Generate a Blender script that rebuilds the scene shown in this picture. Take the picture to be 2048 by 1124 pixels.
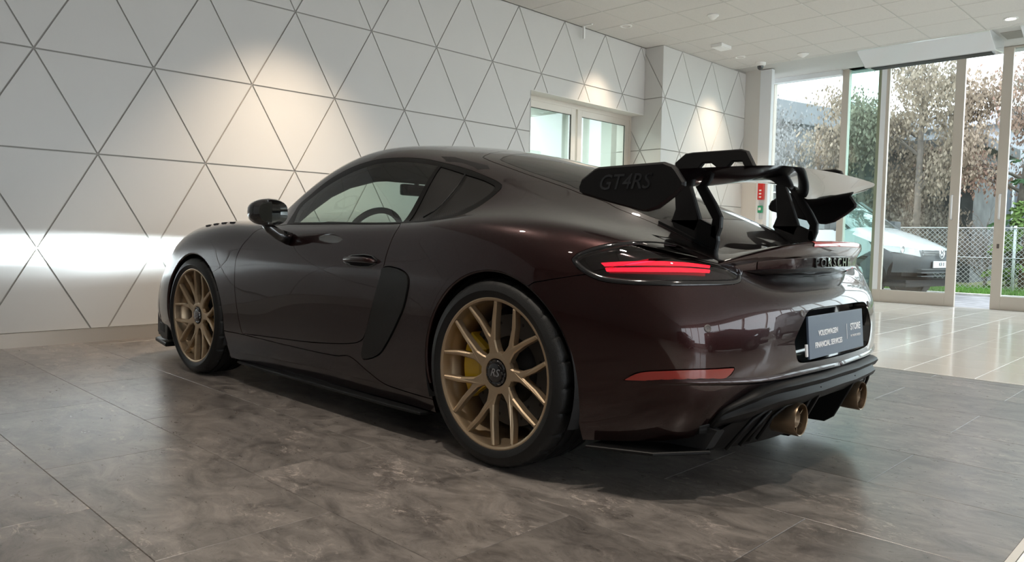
import bpy, bmesh, math, random
import numpy as np
from mathutils import Vector, Matrix, Euler
from mathutils.geometry import delaunay_2d_cdt
random.seed(7)
for o in list(bpy.data.objects): bpy.data.objects.remove(o)
scene = bpy.context.scene
COL = scene.collection
# ------------------------------------------------------------------ camera
CAM_POS = (-1.8765, 2.7890, 0.8251); CAM_YAW = -0.81571; CAM_PITCH = -0.05660; CAM_ROLL = 0.020222; CAM_F = 1509.9
def make_camera():
    f = Vector((math.cos(CAM_YAW)*math.cos(CAM_PITCH), math.sin(CAM_YAW)*math.cos(CAM_PITCH), math.sin(CAM_PITCH)))
    r = f.cross(Vector((0,0,1))).normalized(); u = r.cross(f)
    r2 = math.cos(CAM_ROLL)*r + math.sin(CAM_ROLL)*u; u2 = -math.sin(CAM_ROLL)*r + math.cos(CAM_ROLL)*u
    cd = bpy.data.cameras.new('camera'); c = bpy.data.objects.new('camera', cd); COL.objects.link(c)
    m = Matrix((( r2.x, u2.x, -f.x, CAM_POS[0]), (r2.y, u2.y, -f.y, CAM_POS[1]), (r2.z, u2.z, -f.z, CAM_POS[2]), (0,0,0,1)))
    c.matrix_world = m
    cd.sensor_fit = 'HORIZONTAL'; cd.sensor_width = 36.0; cd.lens = CAM_F/2048*36.0; cd.clip_start = .05; cd.clip_end = 300
    scene.camera = c
make_camera()
# ------------------------------------------------------------------ exposure, sky, lights
vs = scene.view_settings
vs.view_transform = 'Standard'; vs.look = 'None'; vs.gamma = 1.0; vs.use_curve_mapping = False
vs.exposure = 0.18
world = bpy.data.worlds.new('overcast_sky'); scene.world = world; world.use_nodes = True
wn = world.node_tree.nodes; wl = world.node_tree.links
bg = wn['Background']; bg.inputs['Color'].default_value = (0.86, 0.94, 1.0, 1); bg.inputs['Strength'].default_value = 4.4
# the room frame: s runs along the panelled wall, d is the distance from that wall, z is up
WY = math.radians(-91.2); WO = Vector((4.163, 1.226, 0))
E1 = Vector((math.cos(WY), math.sin(WY), 0)); E2 = Vector((math.sin(WY), -math.cos(WY), 0))
ZT = 3.445
def R3(s, d, z): return WO + E1*s + E2*d + Vector((0,0,z))
ROOM = Matrix.Translation(WO) @ Matrix.Rotation(WY, 4, 'Z')     # local (s, -d, z)
def spot(name, loc, target, energy, size_deg, blend, radius, color, label=None):
    ld = bpy.data.lights.new(name, 'SPOT'); ld.energy = energy; ld.spot_size = math.radians(size_deg); ld.spot_blend = blend
    ld.shadow_soft_size = radius; ld.color = color
    o = bpy.data.objects.new(name, ld); COL.objects.link(o); o.location = loc
    o.rotation_euler = (Vector(target)-Vector(loc)).to_track_quat('-Z', 'Y').to_euler()
    return o
WARM = (1.0, .80, .60); NEUT = (1.0, .90, .78)
# recessed ceiling lamps: (s, d, target s, d, z, energy, cone, blend)
DOWN = [(1.85, .97, 1.85, .80, 0, 430, 88, 1.0, WARM), (6.2, .44, 6.2, .40, 0, 130, 88, .95, WARM), (8.5, .74, 8.5, .70, 0, 130, 88, .95, WARM),
        (-.5, 2.4, -.5, 2.5, 0, 49, 104, .6, NEUT), (-.6, 4.3, -.6, 4.3, 0, 156, 104, .6, NEUT), (.3, 6.0, .3, 5.8, 0, 139, 104, .6, NEUT), (-2.6, 3.4, -2.6, 3.4, 0, 49, 110, .7, NEUT),
        (3.4, 3.2, 3.4, 3.2, 0, 74, 104, .6, NEUT), (4.4, 5.8, 4.4, 5.8, 0, 98, 110, .7, NEUT), (3.2, 5.2, 3.2, 5.2, 0, 49, 104, .6, NEUT),
        (7.2, 5.8, 7.2, 5.8, 0, 98, 110, .7, NEUT), (8.78, 3.94, 8.78, 3.94, 0, 49, 104, .7, NEUT), (-4.8, 2.8, -4.8, 2.8, 0, 33, 110, .8, NEUT), (-4.2, 7, -4.2, 7, 0, 115, 110, .8, NEUT),
        (-1, 9, -1, 9, 0, 139, 110, .8, NEUT), (3, 9, 3, 9, 0, 139, 110, .8, NEUT), (7, 9, 7, 9, 0, 139, 110, .8, NEUT), (1, 12, 1, 12, 0, 123, 110, .8, NEUT), (6, 12, 6, 12, 0, 123, 110, .8, NEUT)]
# ------------------------------------------------------------------ helpers
def tag(o, label=None, cat=None, group=None, kind=None):
    if label: o['label'] = label
    if cat: o['category'] = cat
    if group: o['group'] = group
    if kind: o['kind'] = kind
    return o
def link(o, parent=None):
    COL.objects.link(o)
    if parent is not None: o.parent = parent
    return o
def empty(name, loc=(0,0,0), rotz=0, parent=None):
    o = bpy.data.objects.new(name, None); o.location = loc; o.rotation_euler = (0,0,rotz); o.empty_display_size = .1
    return link(o, parent)
def mesh(name, V, F, m=None, smooth=False):
    me = bpy.data.meshes.new(name); me.from_pydata([tuple(v) for v in V], [], [tuple(f) for f in F]); me.update()
    if m is not None: me.materials.append(m)
    if smooth: me.polygons.foreach_set('use_smooth', [True]*len(me.polygons))
    return me
def obj(name, V, F, m, parent=None, smooth=False, loc=(0,0,0), rot=(0,0,0), auto=None):
    me = mesh(name, V, F, m, smooth)
    if auto is not None: me.set_sharp_from_angle(angle=math.radians(auto))
    o = bpy.data.objects.new(name, me); o.location = loc; o.rotation_euler = rot
    return link(o, parent)
def inst(name, me, parent=None, loc=(0,0,0), rot=(0,0,0), scale=(1,1,1)):
    o = bpy.data.objects.new(name, me); o.location = loc; o.rotation_euler = rot; o.scale = scale
    return link(o, parent)
class MB:
    """collects simple shapes into one mesh"""
    def __init__(s): s.V = []; s.F = []
    def add(s, V, F):
        k = len(s.V); s.V += [Vector(v) for v in V]; s.F += [tuple(i+k for i in f) for f in F]; return s
    def box(s, a, b):
        x0,y0,z0 = a; x1,y1,z1 = b
        return s.add([(x0,y0,z0),(x1,y0,z0),(x1,y1,z0),(x0,y1,z0),(x0,y0,z1),(x1,y0,z1),(x1,y1,z1),(x0,y1,z1)],
            [(3,2,1,0),(4,5,6,7),(0,1,5,4),(1,2,6,5),(2,3,7,6),(3,0,4,7)])
    def bbox(s, a, b, c=.005):
        """box with chamfered edges"""
        x0,y0,z0 = a; x1,y1,z1 = b; bm = bmesh.new()
        vs_ = [bm.verts.new(p) for p in [(x0,y0,z0),(x1,y0,z0),(x1,y1,z0),(x0,y1,z0),(x0,y0,z1),(x1,y0,z1),(x1,y1,z1),(x0,y1,z1)]]
        for f in [(3,2,1,0),(4,5,6,7),(0,1,5,4),(1,2,6,5),(2,3,7,6),(3,0,4,7)]: bm.faces.new([vs_[i] for i in f])
        bmesh.ops.bevel(bm, geom=list(bm.edges), offset=c, segments=2, profile=.6, affect='EDGES')
        bm.verts.index_update(); s.add([v.co.copy() for v in bm.verts], [[v.index for v in f.verts] for f in bm.faces]); bm.free(); return s
    def tube(s, pts, r, n=8, caps=True, closed=False):
        pts = [Vector(p) for p in pts]; k = len(pts); rr = r if hasattr(r, '__len__') else [r]*k
        V = []; up = None
        for i, p in enumerate(pts):
            a = pts[(i-1) % k] if (closed or i) else p; b = pts[(i+1) % k] if (closed or i < k-1) else p
            t = (b-a).normalized()
            if up is None: up = Vector((0,0,1)) if abs(t.z) < .9 else Vector((1,0,0))
            x = t.cross(up).normalized(); y = x.cross(t).normalized(); up = y
            for j in range(n):
                an = 2*math.pi*j/n; V.append(p + x*(math.cos(an)*rr[i]) + y*(math.sin(an)*rr[i]))
        F = []
        for i in range(k if closed else k-1):
            i2 = (i+1) % k
            for j in range(n): F.append((i*n+j, i2*n+j, i2*n+(j+1) % n, i*n+(j+1) % n))
        if caps and not closed: F.append(tuple(range(n-1,-1,-1))); F.append(tuple((k-1)*n+j for j in range(n)))
        F = [tuple(reversed(f)) for f in F]
        return s.add(V, F)
    def lathe(s, prof, n=32, axis='Y', c=(0,0,0), close=False):
        """revolve profile of (axis position, radius)"""
        V = []; c = Vector(c); k = len(prof)
        for a, r in prof:
            for j in range(n):
                t = 2*math.pi*j/n; q = (r*math.cos(t), r*math.sin(t))
                V.append(c + (Vector((q[0], a, q[1])) if axis == 'Y' else Vector((a, q[0], q[1])) if axis == 'X' else Vector((q[0], q[1], a))))
        F = []
        for i in range(k if close else k-1):
            i2 = (i+1) % k
            for j in range(n): F.append((i*n+j, i*n+(j+1) % n, i2*n+(j+1) % n, i2*n+j))
        return s.add(V, F)
    def poly(s, P, t0, t1, f, bev=0.0):
        """extrude 2D polygon P between t0 and t1; f(a,b,t) -> 3D; bev chamfers both rims"""
        n = len(P); P = [Vector((p[0], p[1])) for p in P]
        area = sum(P[i].x*P[(i+1) % n].y-P[(i+1) % n].x*P[i].y for i in range(n))
        if area < 0: P = P[::-1]
        def off(b):
            Q = []
            for i in range(n):
                e0 = (P[i]-P[i-1]).normalized(); e1 = (P[(i+1) % n]-P[i]).normalized()
                n0 = Vector((-e0.y, e0.x)); n1 = Vector((-e1.y, e1.x)); mm = (n0+n1); l = max(mm.length_squared, .25)
                Q.append(P[i]+mm*(2*b/l) if True else P[i])
            return Q
        sg = 1 if t1 > t0 else -1
        rings = [(off(bev), t0), (P, t0+sg*bev), (P, t1-sg*bev), (off(bev), t1)] if bev > 0 else [(P, t0), (P, t1)]
        V = [f(p.x, p.y, t) for Q, t in rings for p in Q]; m = len(rings)
        F = [tuple(range(n-1,-1,-1)), tuple((m-1)*n+i for i in range(n))]
        for k in range(m-1):
            for i in range(n): F.append((k*n+i, k*n+(i+1) % n, (k+1)*n+(i+1) % n, (k+1)*n+i))
        return s.add(V, F)
    def build(s, name, m, parent=None, smooth=False, auto=None, loc=(0,0,0), rot=(0,0,0), fix=True):
        o = obj(name, s.V, s.F, m, parent, smooth or auto is not None, loc, rot)
        if fix:
            bm = bmesh.new(); bm.from_mesh(o.data); bmesh.ops.recalc_face_normals(bm, faces=bm.faces); bm.to_mesh(o.data); bm.free()
        if auto is not None: o.data.set_sharp_from_angle(angle=math.radians(auto))
        return o
def text_mesh(name, body, size, m, depth=.001, align='CENTER', shear=0, spacing=1.0, bold=0):
    cu = bpy.data.curves.new('lettering_curve', 'FONT'); cu.body = body; cu.size = size; cu.align_x = align; cu.align_y = 'CENTER'
    cu.extrude = depth; cu.shear = shear; cu.space_character = spacing; cu.offset = bold; cu.resolution_u = 3
    t = bpy.data.objects.new('lettering_tmp', cu); COL.objects.link(t)
    dg = bpy.context.evaluated_depsgraph_get(); dg.update()
    me = bpy.data.meshes.new_from_object(t.evaluated_get(dg)); me.name = name
    bpy.data.objects.remove(t); bpy.data.curves.remove(cu)
    me.materials.clear(); me.materials.append(m)
    return me
# ------------------------------------------------------------------ materials
def pbr(name, col, rough=.5, metal=0, coat=0, coat_r=.03, spec=.5, alpha=1, emit=None, estr=0, noise=None, bump=None, trans=0):
    m = bpy.data.materials.new(name); m.use_nodes = True; nt = m.node_tree; b = nt.nodes['Principled BSDF']
    def S(k, v):
        if k in b.inputs: b.inputs[k].default_value = v
    S('Base Color', (*col, 1)); S('Roughness', rough); S('Metallic', metal); S('Coat Weight', coat); S('Coat Roughness', coat_r)
    S('Specular IOR Level', spec); S('Alpha', alpha); S('Transmission Weight', trans)
    if emit: S('Emission Color', (*emit, 1)); S('Emission Strength', estr)
    if noise:  # (scale, amount of variation)
        tc = nt.nodes.new('ShaderNodeTexCoord'); n = nt.nodes.new('ShaderNodeTexNoise'); n.inputs['Scale'].default_value = noise[0]; n.inputs['Detail'].default_value = 5
        r = nt.nodes.new('ShaderNodeValToRGB'); a = noise[1]
        r.color_ramp.elements[0].position = .3; r.color_ramp.elements[1].position = .7
        r.color_ramp.elements[0].color = (*[c*(1-a) for c in col], 1); r.color_ramp.elements[1].color = (*[min(1, c*(1+a)) for c in col], 1)
        nt.links.new(tc.outputs['Object'], n.inputs['Vector']); nt.links.new(n.outputs['Fac'], r.inputs['Fac']); nt.links.new(r.outputs['Color'], b.inputs['Base Color'])
    if bump:
        tc = nt.nodes.new('ShaderNodeTexCoord'); n = nt.nodes.new('ShaderNodeTexNoise'); n.inputs['Scale'].default_value = bump[0]; n.inputs['Detail'].default_value = 3
        bp = nt.nodes.new('ShaderNodeBump'); bp.inputs['Strength'].default_value = bump[1]; bp.inputs['Distance'].default_value = .01
        nt.links.new(tc.outputs['Object'], n.inputs['Vector']); nt.links.new(n.outputs['Fac'], bp.inputs['Height']); nt.links.new(bp.outputs['Normal'], b.inputs['Normal'])
    return m
def glass(name, tint, ior=1.5, boost=1.0, rough=0.0):
    """thin pane: tinted see-through plus a mirror layer that grows at grazing angles"""
    m = bpy.data.materials.new(name); m.use_nodes = True; nt = m.node_tree; nt.nodes.clear()
    o = nt.nodes.new('ShaderNodeOutputMaterial'); mx = nt.nodes.new('ShaderNodeMixShader'); lw = nt.nodes.new('ShaderNodeLayerWeight'); lw.inputs['Blend'].default_value = .5
    pw = nt.nodes.new('ShaderNodeMath'); pw.operation = 'POWER'; pw.inputs[1].default_value = 5.0
    fr = nt.nodes.new('ShaderNodeMath'); fr.operation = 'MULTIPLY_ADD'; f0 = 2*((ior-1)/(ior+1))**2; fr.inputs[1].default_value = 1-f0; fr.inputs[2].default_value = f0; fr.use_clamp = True
    nt.links.new(lw.outputs['Facing'], pw.inputs[0]); nt.links.new(pw.outputs[0], fr.inputs[0])
    t = nt.nodes.new('ShaderNodeBsdfTransparent'); t.inputs['Color'].default_value = (*tint, 1)
    g = nt.nodes.new('ShaderNodeBsdfGlossy'); g.inputs['Roughness'].default_value = rough; g.inputs['Color'].default_value = (boost, boost, boost, 1)
    nt.links.new(fr.outputs[0], mx.inputs['Fac']); nt.links.new(t.outputs[0], mx.inputs[1]); nt.links.new(g.outputs[0], mx.inputs[2]); nt.links.new(mx.outputs[0], o.inputs['Surface'])
    return m
def emit_mat(name, col, strength):
    m = bpy.data.materials.new(name); m.use_nodes = True; nt = m.node_tree; nt.nodes.clear()
    o = nt.nodes.new('ShaderNodeOutputMaterial'); e = nt.nodes.new('ShaderNodeEmission'); e.inputs['Color'].default_value = (*col, 1); e.inputs['Strength'].default_value = strength
    nt.links.new(e.outputs[0], o.inputs['Surface']); return m
M = {}
M['panel'] = pbr('white_wall_panel', (.615, .60, .575), .42, noise=(1.3, .02))
M['joint'] = pbr('panel_joint', (.34, .325, .30), .8)
M['plaster'] = pbr('wall_paint', (.66, .645, .615), .6)
M['ceil_tile'] = pbr('ceiling_tile', (.63, .605, .58), .9, noise=(60, .03), bump=(220, .15))
M['ceil_grid'] = pbr('ceiling_grid', (.52, .505, .485), .7)
M['steel'] = pbr('brushed_steel_skirting', (.66, .60, .53), .34, metal=.6)
M['alu'] = pbr('champagne_aluminium', (.60, .545, .48), .38, metal=.25)
M['alu_white'] = pbr('white_aluminium', (.78, .80, .82), .35)
M['pane'] = glass('clear_pane', (.93, .965, .955))
M['pane_green'] = glass('green_pane', (.74, .90, .86), boost=1.0)
M['frost'] = glass('door_pane', (.86, .92, .90))
M['white'] = pbr('white_plastic', (.80, .79, .77), .35)
M['gloss_white'] = pbr('gloss_white_metal', (.66, .67, .68), .10, coat=.4)
M['black'] = pbr('black_plastic', (.012, .012, .013), .45)
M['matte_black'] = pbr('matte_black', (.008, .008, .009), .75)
M['lamp'] = emit_mat('lamp_glow', (1.0, .93, .82), 30)
def slate():
    m = bpy.data.materials.new('slate_vinyl'); m.use_nodes = True; nt = m.node_tree; b = nt.nodes['Principled BSDF']; L = nt.links.new
    g = nt.nodes.new('ShaderNodeNewGeometry'); oi = nt.nodes.new('ShaderNodeObjectInfo')
    mp = nt.nodes.new('ShaderNodeVectorMath'); mp.operation = 'MULTIPLY'; mp.inputs[1].default_value = (9.7, 5.3, 0)
    cb = nt.nodes.new('ShaderNodeCombineXYZ'); L(oi.outputs['Random'], cb.inputs[0]); L(oi.outputs['Random'], cb.inputs[1]); L(oi.outputs['Random'], cb.inputs[2])
    sc = nt.nodes.new('ShaderNodeVectorMath'); sc.operation = 'SCALE'; sc.inputs['Scale'].default_value = 37.0; L(cb.outputs[0], sc.inputs[0])
    ad = nt.nodes.new('ShaderNodeVectorMath'); ad.operation = 'ADD'; L(g.outputs['Position'], ad.inputs[0]); L(sc.outputs[0], ad.inputs[1])
    st = nt.nodes.new('ShaderNodeMapping'); st.inputs['Scale'].default_value = (1.0, 1.8, 1.0); st.inputs['Rotation'].default_value = (0, 0, .9); L(ad.outputs[0], st.inputs['Vector'])
    n1 = nt.nodes.new('ShaderNodeTexNoise'); n1.inputs['Scale'].default_value = 5.2; n1.inputs['Detail'].default_value = 12; n1.inputs['Roughness'].default_value = .76; n1.inputs['Distortion'].default_value = .7; L(st.outputs[0], n1.inputs['Vector'])
    r1 = nt.nodes.new('ShaderNodeValToRGB'); e = r1.color_ramp.elements; e[0].position = .36; e[0].color = (.072, .064, .059, 1); e[1].position = .64; e[1].color = (.215, .192, .175, 1)
    L(n1.outputs['Fac'], r1.inputs['Fac'])
    n2 = nt.nodes.new('ShaderNodeTexNoise'); n2.inputs['Scale'].default_value = 15; n2.inputs['Detail'].default_value = 10; n2.inputs['Roughness'].default_value = .8; n2.inputs['Distortion'].default_value = 1.2; L(st.outputs[0], n2.inputs['Vector'])
    r2 = nt.nodes.new('ShaderNodeValToRGB'); e = r2.color_ramp.elements; e[0].position = .53; e[0].color = (0, 0, 0, 1); e[1].position = .60; e[1].color = (1, 1, 1, 1); L(n2.outputs['Fac'], r2.inputs['Fac'])
    mx = nt.nodes.new('ShaderNodeMixRGB'); mx.inputs['Color2'].default_value = (.38, .33, .295, 1)
    mu = nt.nodes.new('ShaderNodeMath'); mu.operation = 'MULTIPLY'; mu.inputs[1].default_value = .9; n3 = nt.nodes.new('ShaderNodeTexNoise'); n3.inputs['Scale'].default_value = 3.1; n3.inputs['Detail'].default_value = 4; L(st.outputs[0], n3.inputs['Vector'])
    r3 = nt.nodes.new('ShaderNodeValToRGB'); r3.color_ramp.elements[0].position = .50; r3.color_ramp.elements[0].color = (.06, .06, .06, 1); r3.color_ramp.elements[1].position = .66; L(n3.outputs['Fac'], r3.inputs['Fac'])
    m3 = nt.nodes.new('ShaderNodeMath'); m3.operation = 'MULTIPLY'; L(r2.outputs['Color'], m3.inputs[0]); L(r3.outputs['Color'], m3.inputs[1])
    L(m3.outputs[0], mu.inputs[0]); L(mu.outputs[0], mx.inputs['Fac']); L(r1.outputs['Color'], mx.inputs['Color1'])
    hv = nt.nodes.new('ShaderNodeHueSaturation'); vm = nt.nodes.new('ShaderNodeMapRange'); vm.inputs['To Min'].default_value = .86; vm.inputs['To Max'].default_value = 1.16; L(oi.outputs['Random'], vm.inputs['Value']); L(vm.outputs[0], hv.inputs['Value']); L(mx.outputs[0], hv.inputs['Color'])
    L(hv.outputs[0], b.inputs['Base Color']); b.inputs['Roughness'].default_value = .36; b.inputs['Specular IOR Level'].default_value = .55
    rr = nt.nodes.new('ShaderNodeMapRange'); rr.inputs['To Min'].default_value = .22; rr.inputs['To Max'].default_value = .36; L(n2.outputs['Fac'], rr.inputs['Value']); L(rr.outputs[0], b.inputs['Roughness'])
    bp = nt.nodes.new('ShaderNodeBump'); bp.inputs['Strength'].default_value = .05; bp.inputs['Distance'].default_value = .004; L(n1.outputs['Fac'], bp.inputs['Height']); L(bp.outputs[0], b.inputs['Normal'])
    return m
M['slate'] = slate()
def light_tile():
    m = pbr('cream_floor_tile', (.66, .62, .56), .13, spec=.5)
    nt = m.node_tree; b = nt.nodes['Principled BSDF']; oi = nt.nodes.new('ShaderNodeObjectInfo'); r = nt.nodes.new('ShaderNodeValToRGB')
    r.color_ramp.elements[0].color = (.70, .67, .63, 1); r.color_ramp.elements[1].color = (.77, .74, .70, 1)
    nt.links.new(oi.outputs['Random'], r.inputs['Fac']); nt.links.new(r.outputs['Color'], b.inputs['Base Color']); return m
M['tile'] = light_tile()
M['grout'] = pbr('grout', (.34, .32, .29), .85)
# ================================================================== the room
S0, S1, D1 = -7.0, 10.4, 13.0
def rbox(name, a, b, m, parent=None, bev=0, kind=None):
    """box given in room coordinates (s, d, z)"""
    mb = MB(); lo = (a[0], -b[1], a[2]); hi = (b[0], -a[1], b[2])
    if bev: mb.bbox(lo, hi, bev)
    else: mb.box(lo, hi)
    o = mb.build(name, m, None, fix=False); o.matrix_world = ROOM
    if parent is not None: o.parent = parent; o.matrix_parent_inverse = Matrix.Identity(4); o.matrix_basis = Matrix.Identity(4) if parent.get('room') else ROOM
    else: o['room'] = 1
    if kind: o['kind'] = kind
    return o
def rpart(mb, name, m, parent, **k):
    """mesh in room coordinates (s,-d,z) under a parent that already carries the room matrix"""
    return mb.build(name, m, parent, **k)
# ---- floor: base slab, dark slate sheets, cream tiles
floor = rbox('floor', (S0-.3, -.4, -.06), (S1, D1, -.004), M['grout'], kind='structure')
DARK_S, DARK_D = 3.955, 5.645
def clipbox(x0, x1, a, b): return max(x0, a), min(x1, b)
def slab_mesh(name, w, h, m, t=.0045, ch=.0012):
    mb = MB(); mb.add([(ch,-ch,0),(w-ch,-ch,0),(w-ch,-h+ch,0),(ch,-h+ch,0),(0,0,-ch),(w,0,-ch),(w,-h,-ch),(0,-h,-ch),(0,0,-t),(w,0,-t),(w,-h,-t),(0,-h,-t)],
        [(3,2,1,0),(0,1,5,4),(1,2,6,5),(2,3,7,6),(3,0,4,7),(4,5,9,8),(5,6,10,9),(6,7,11,10),(7,4,8,11)])
    return mesh(name, mb.V, mb.F, m)
cache = {}
def lay(name, m, s, d, w, h, par, gap, z=0):
    k = (name, round(w,3), round(h,3))
    if k not in cache: cache[k] = slab_mesh(name, w-gap, h-gap, m)
    return inst(name, cache[k], par, (s+gap/2, -(d+gap/2), z))
TS, TD = .5075, 1.0
i = 0
s = -.735-TS*12
while s < DARK_S:
    d = .15 - (.5 if i % 2 else 1.0)   # joints staggered by half a sheet
    while d < DARK_D:
        a, b = clipbox(s, s+TS, S0, DARK_S); c, e = clipbox(d, d+TD, 0.0, DARK_D)
        if b-a > .01 and e-c > .01: lay('floor_sheet', M['slate'], a, c, b-a, e-c, floor, .0016)
        d += TD
    s += TS; i += 1
edge = MB().box((S0, -DARK_D-.02, -.004), (DARK_S+.02, -DARK_D, .0015)).box((DARK_S, -DARK_D, -.004), (DARK_S+.02, 0, .0015))
rpart(edge, 'edge_strip', pbr('pale_edge_strip', (.66, .63, .58), .4), floor)
GS, GD = .45, .4165
cnt = 0
s = DARK_S+.02
while s < S1-.02:
    d = .275-GD
    while d < 8.2:
        a, b = clipbox(s, s+GS, DARK_S+.02, S1); c, e = clipbox(d, d+GD, 0.0, D1)
        if b-a > .02 and e-c > .02 and cnt < 299: lay('floor_tile', M['tile'], a, c, b-a, e-c, floor, .004); cnt += 1
        d += GD
    s += GS
# tiles behind the camera, joined
mb = MB(); s = S0
while s < S1:
    d = DARK_D+.02
    while d < D1:
        if not (s > DARK_S and d < 8.1):
            w = min(GS, S1-s); h = min(GD, D1-d)
            mb.add([(s+.002,-d-.002,0),(s+w-.002,-d-.002,0),(s+w-.002,-d-h+.002,0),(s+.002,-d-h+.002,0)], [(3,2,1,0)])
        d += GD
    s += GS
far = rpart(mb, 'floor_tiles_beyond', M['tile'], floor, fix=False); far['kind'] = 'stuff'
# ---- ceiling: 0.6 m tiles in a grid
ceiling = rbox('ceiling', (S0, -.4, ZT+.03), (S1+.3, D1, ZT+.10), M['ceil_grid'], kind='structure')
CE = 9.15
grid = MB()
CG = .6095; CS = .588; c0 = 1.79-CG*3; s0 = 7.312-CS*24
ctile = None; k = 0
ds = [c0+CG*j for j in range(-1, 21)]; ss = [s0+CS*j for j in range(0, 29)]
beyond = MB()
for a in ss:
    for b in ds:
        a2, e2 = clipbox(a, a+CS, S0, CE); b2, f2 = clipbox(b, b+CG, -.0, D1)
        if e2-a2 < .03 or f2-b2 < .03: continue
        near = a2 > 3.4 and b2 < 6.6
        if near and k < 300:
            key = ('ct', round(e2-a2,3), round(f2-b2,3))
            if key not in cache:
                w, h = e2-a2-.014, f2-b2-.014
                q = MB().add([(0,0,0),(w,0,0),(w,-h,0),(0,-h,0),(.004,-.004,-.004),(w-.004,-.004,-.004),(w-.004,-h+.004,-.004),(.004,-h+.004,-.004)], [(4,5,6,7),(0,1,5,4),(1,2,6,5),(2,3,7,6),(3,0,4,7)])
                cache[key] = mesh('ceiling_tile', q.V, q.F, M['ceil_tile'])
            inst('ceiling_tile', cache[key], ceiling, (a2+.007, -(b2+.007), ZT+.004)); k += 1
        else:
            beyond.add([(a2+.012,-b2-.012,ZT),(e2-.012,-b2-.012,ZT),(e2-.012,-f2+.012,ZT),(a2+.012,-f2+.012,ZT)], [(0,1,2,3)])
bo = rpart(beyond, 'ceiling_tiles_beyond', M['ceil_tile'], ceiling, fix=False); bo['kind'] = 'stuff'
for a in ss:
    if S0 < a < CE: grid.box((a-.007, -D1, ZT+.003), (a+.007, 0, ZT+.03))
for b in ds:
    if 0 < b < D1: grid.box((S0, -b-.007, ZT+.003), (CE, -b+.007, ZT+.03))
rpart(grid, 'ceiling_grid', M['ceil_grid'], ceiling)
# ---- the panelled wall
A_, H_ = .7954, .6890
def clip(poly, axis, lim, keep_less):
    out = []; n = len(poly)
    for i in range(n):
        p, q = poly[i], poly[(i+1) % n]; a = (lim-p[axis]) if keep_less else (p[axis]-lim); b = (lim-q[axis]) if keep_less else (q[axis]-lim)
        if a >= 0: out.append(p)
        if (a >= 0) != (b >= 0): t = a/(a-b); out.append((p[0]+t*(q[0]-p[0]), p[1]+t*(q[1]-p[1])))
    return out
def clip_rect(poly, r):
    for ax, lim, less in ((0, r[0], False), (0, r[1], True), (1, r[2], False), (1, r[3], True)):
        poly = clip(poly, ax, lim, less)
        if len(poly) < 3: return []
    return poly
def inset_tri(t, g):
    c = [Vector(p) for p in t]; out = []
    for i in range(3):
        a, b, d = c[i-1], c[i], c[(i+1) % 3]; u = (a-b).normalized(); v = (d-b).normalized()
        bis = (u+v).normalized(); sn = math.sqrt(max(1e-6, (1-u.dot(v))/2)); out.append(tuple(b+bis*(g/sn)))
    return out
def tri_panels(parent, rects, f, off, th=.010, gap=.0055, lo=-1, hi=40, par=0):
    """triangular panels clipped to rects; f(a, z, t) maps to the parent's local frame"""
    for r in range(5):
        zt, zb = ZT-H_*r, ZT-H_*(r+1); o0 = off + (0 if (r+par) % 2 == 0 else A_/2); o1 = off + (A_/2 if (r+par) % 2 == 0 else 0)
        for c in range(lo, hi):
            for t in (((o0+c*A_, zt), (o0+(c+1)*A_, zt), (o0+(c+.5)*A_, zb)), ((o1+c*A_, zb), (o1+(c+1)*A_, zb), (o1+(c+.5)*A_, zt))):
                T = inset_tri(t, gap); mb = MB()
                for R in rects:
                    P = clip_rect(T, R)
                    if len(P) >= 3:
                        # drop repeated points
                        P = [p for i, p in enumerate(P) if (Vector(p)-Vector(P[i-1])).length > 1e-4]
                        ar = abs(sum(P[i-1][0]*P[i][1]-P[i][0]*P[i-1][1] for i in range(len(P))))/2
                        if len(P) >= 3 and ar > 2e-4: mb.poly(P, 0, th, f, bev=.0012 if len(rects) == 1 and ar > .01 else 0)
                if mb.V: mb.build('panel', M['panel'], parent)
DOOR_S0, DOOR_S1, DOOR_Z = 5.0, 7.26, 2.552
wall = rbox('wall_front', (S0, -.55, 0), (DOOR_S0, -.010, ZT+.03), M['joint'], kind='structure')
mbx = MB().box((DOOR_S0, .010, DOOR_Z), (DOOR_S1, .55, ZT+.03)); rpart(mbx, 'door_header', M['joint'], wall)
fw = lambda a, z, t: Vector((a, .010-t, z))
tri_panels(wall, [(S0, DOOR_S0, .105, ZT), (DOOR_S0, DOOR_S1-.001, DOOR_Z, ZT)], fw, 0.0, lo=-9, hi=10)
rpart(MB().box((DOOR_S0, 0.0, DOOR_Z-.012), (DOOR_S1, .24, DOOR_Z)), 'soffit', M['plaster'], wall)
rpart(MB().box((DOOR_S0-.01, 0.0, 0), (DOOR_S0+.004, .30, DOOR_Z)), 'jamb', M['plaster'], wall)
# jutting wall beyond the door: return face and front face
jut = rbox('wall_jut', (7.27, -.55, 0), (9.55, .279, ZT+.03), M['joint'], kind='structure')
tri_panels(jut, [(7.262, 9.55, .105, ZT)], lambda a, z, t: Vector((a, -.279-t, z)), 7.725-A_, lo=-1, hi=5)
tri_panels(jut, [(-.45, .289, .0, ZT)], lambda a, z, t: Vector((7.27-t, -a, z)), .289+.46-2*A_, lo=-2, hi=4)
base = MB().box((S0, -.012, 0), (DOOR_S0, .01, .098)).box((S0, -.0135, .098), (DOOR_S0, .01, .1005))
b_ = base.build('baseboard_front', M['steel'], None); b_.matrix_world = ROOM; b_['kind'] = 'structure'
b2 = MB().box((7.262, -.301, 0), (9.55, -.289, .1)).build('baseboard_jut', M['steel'], None); b2.matrix_world = ROOM; b2['kind'] = 'structure'
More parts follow.
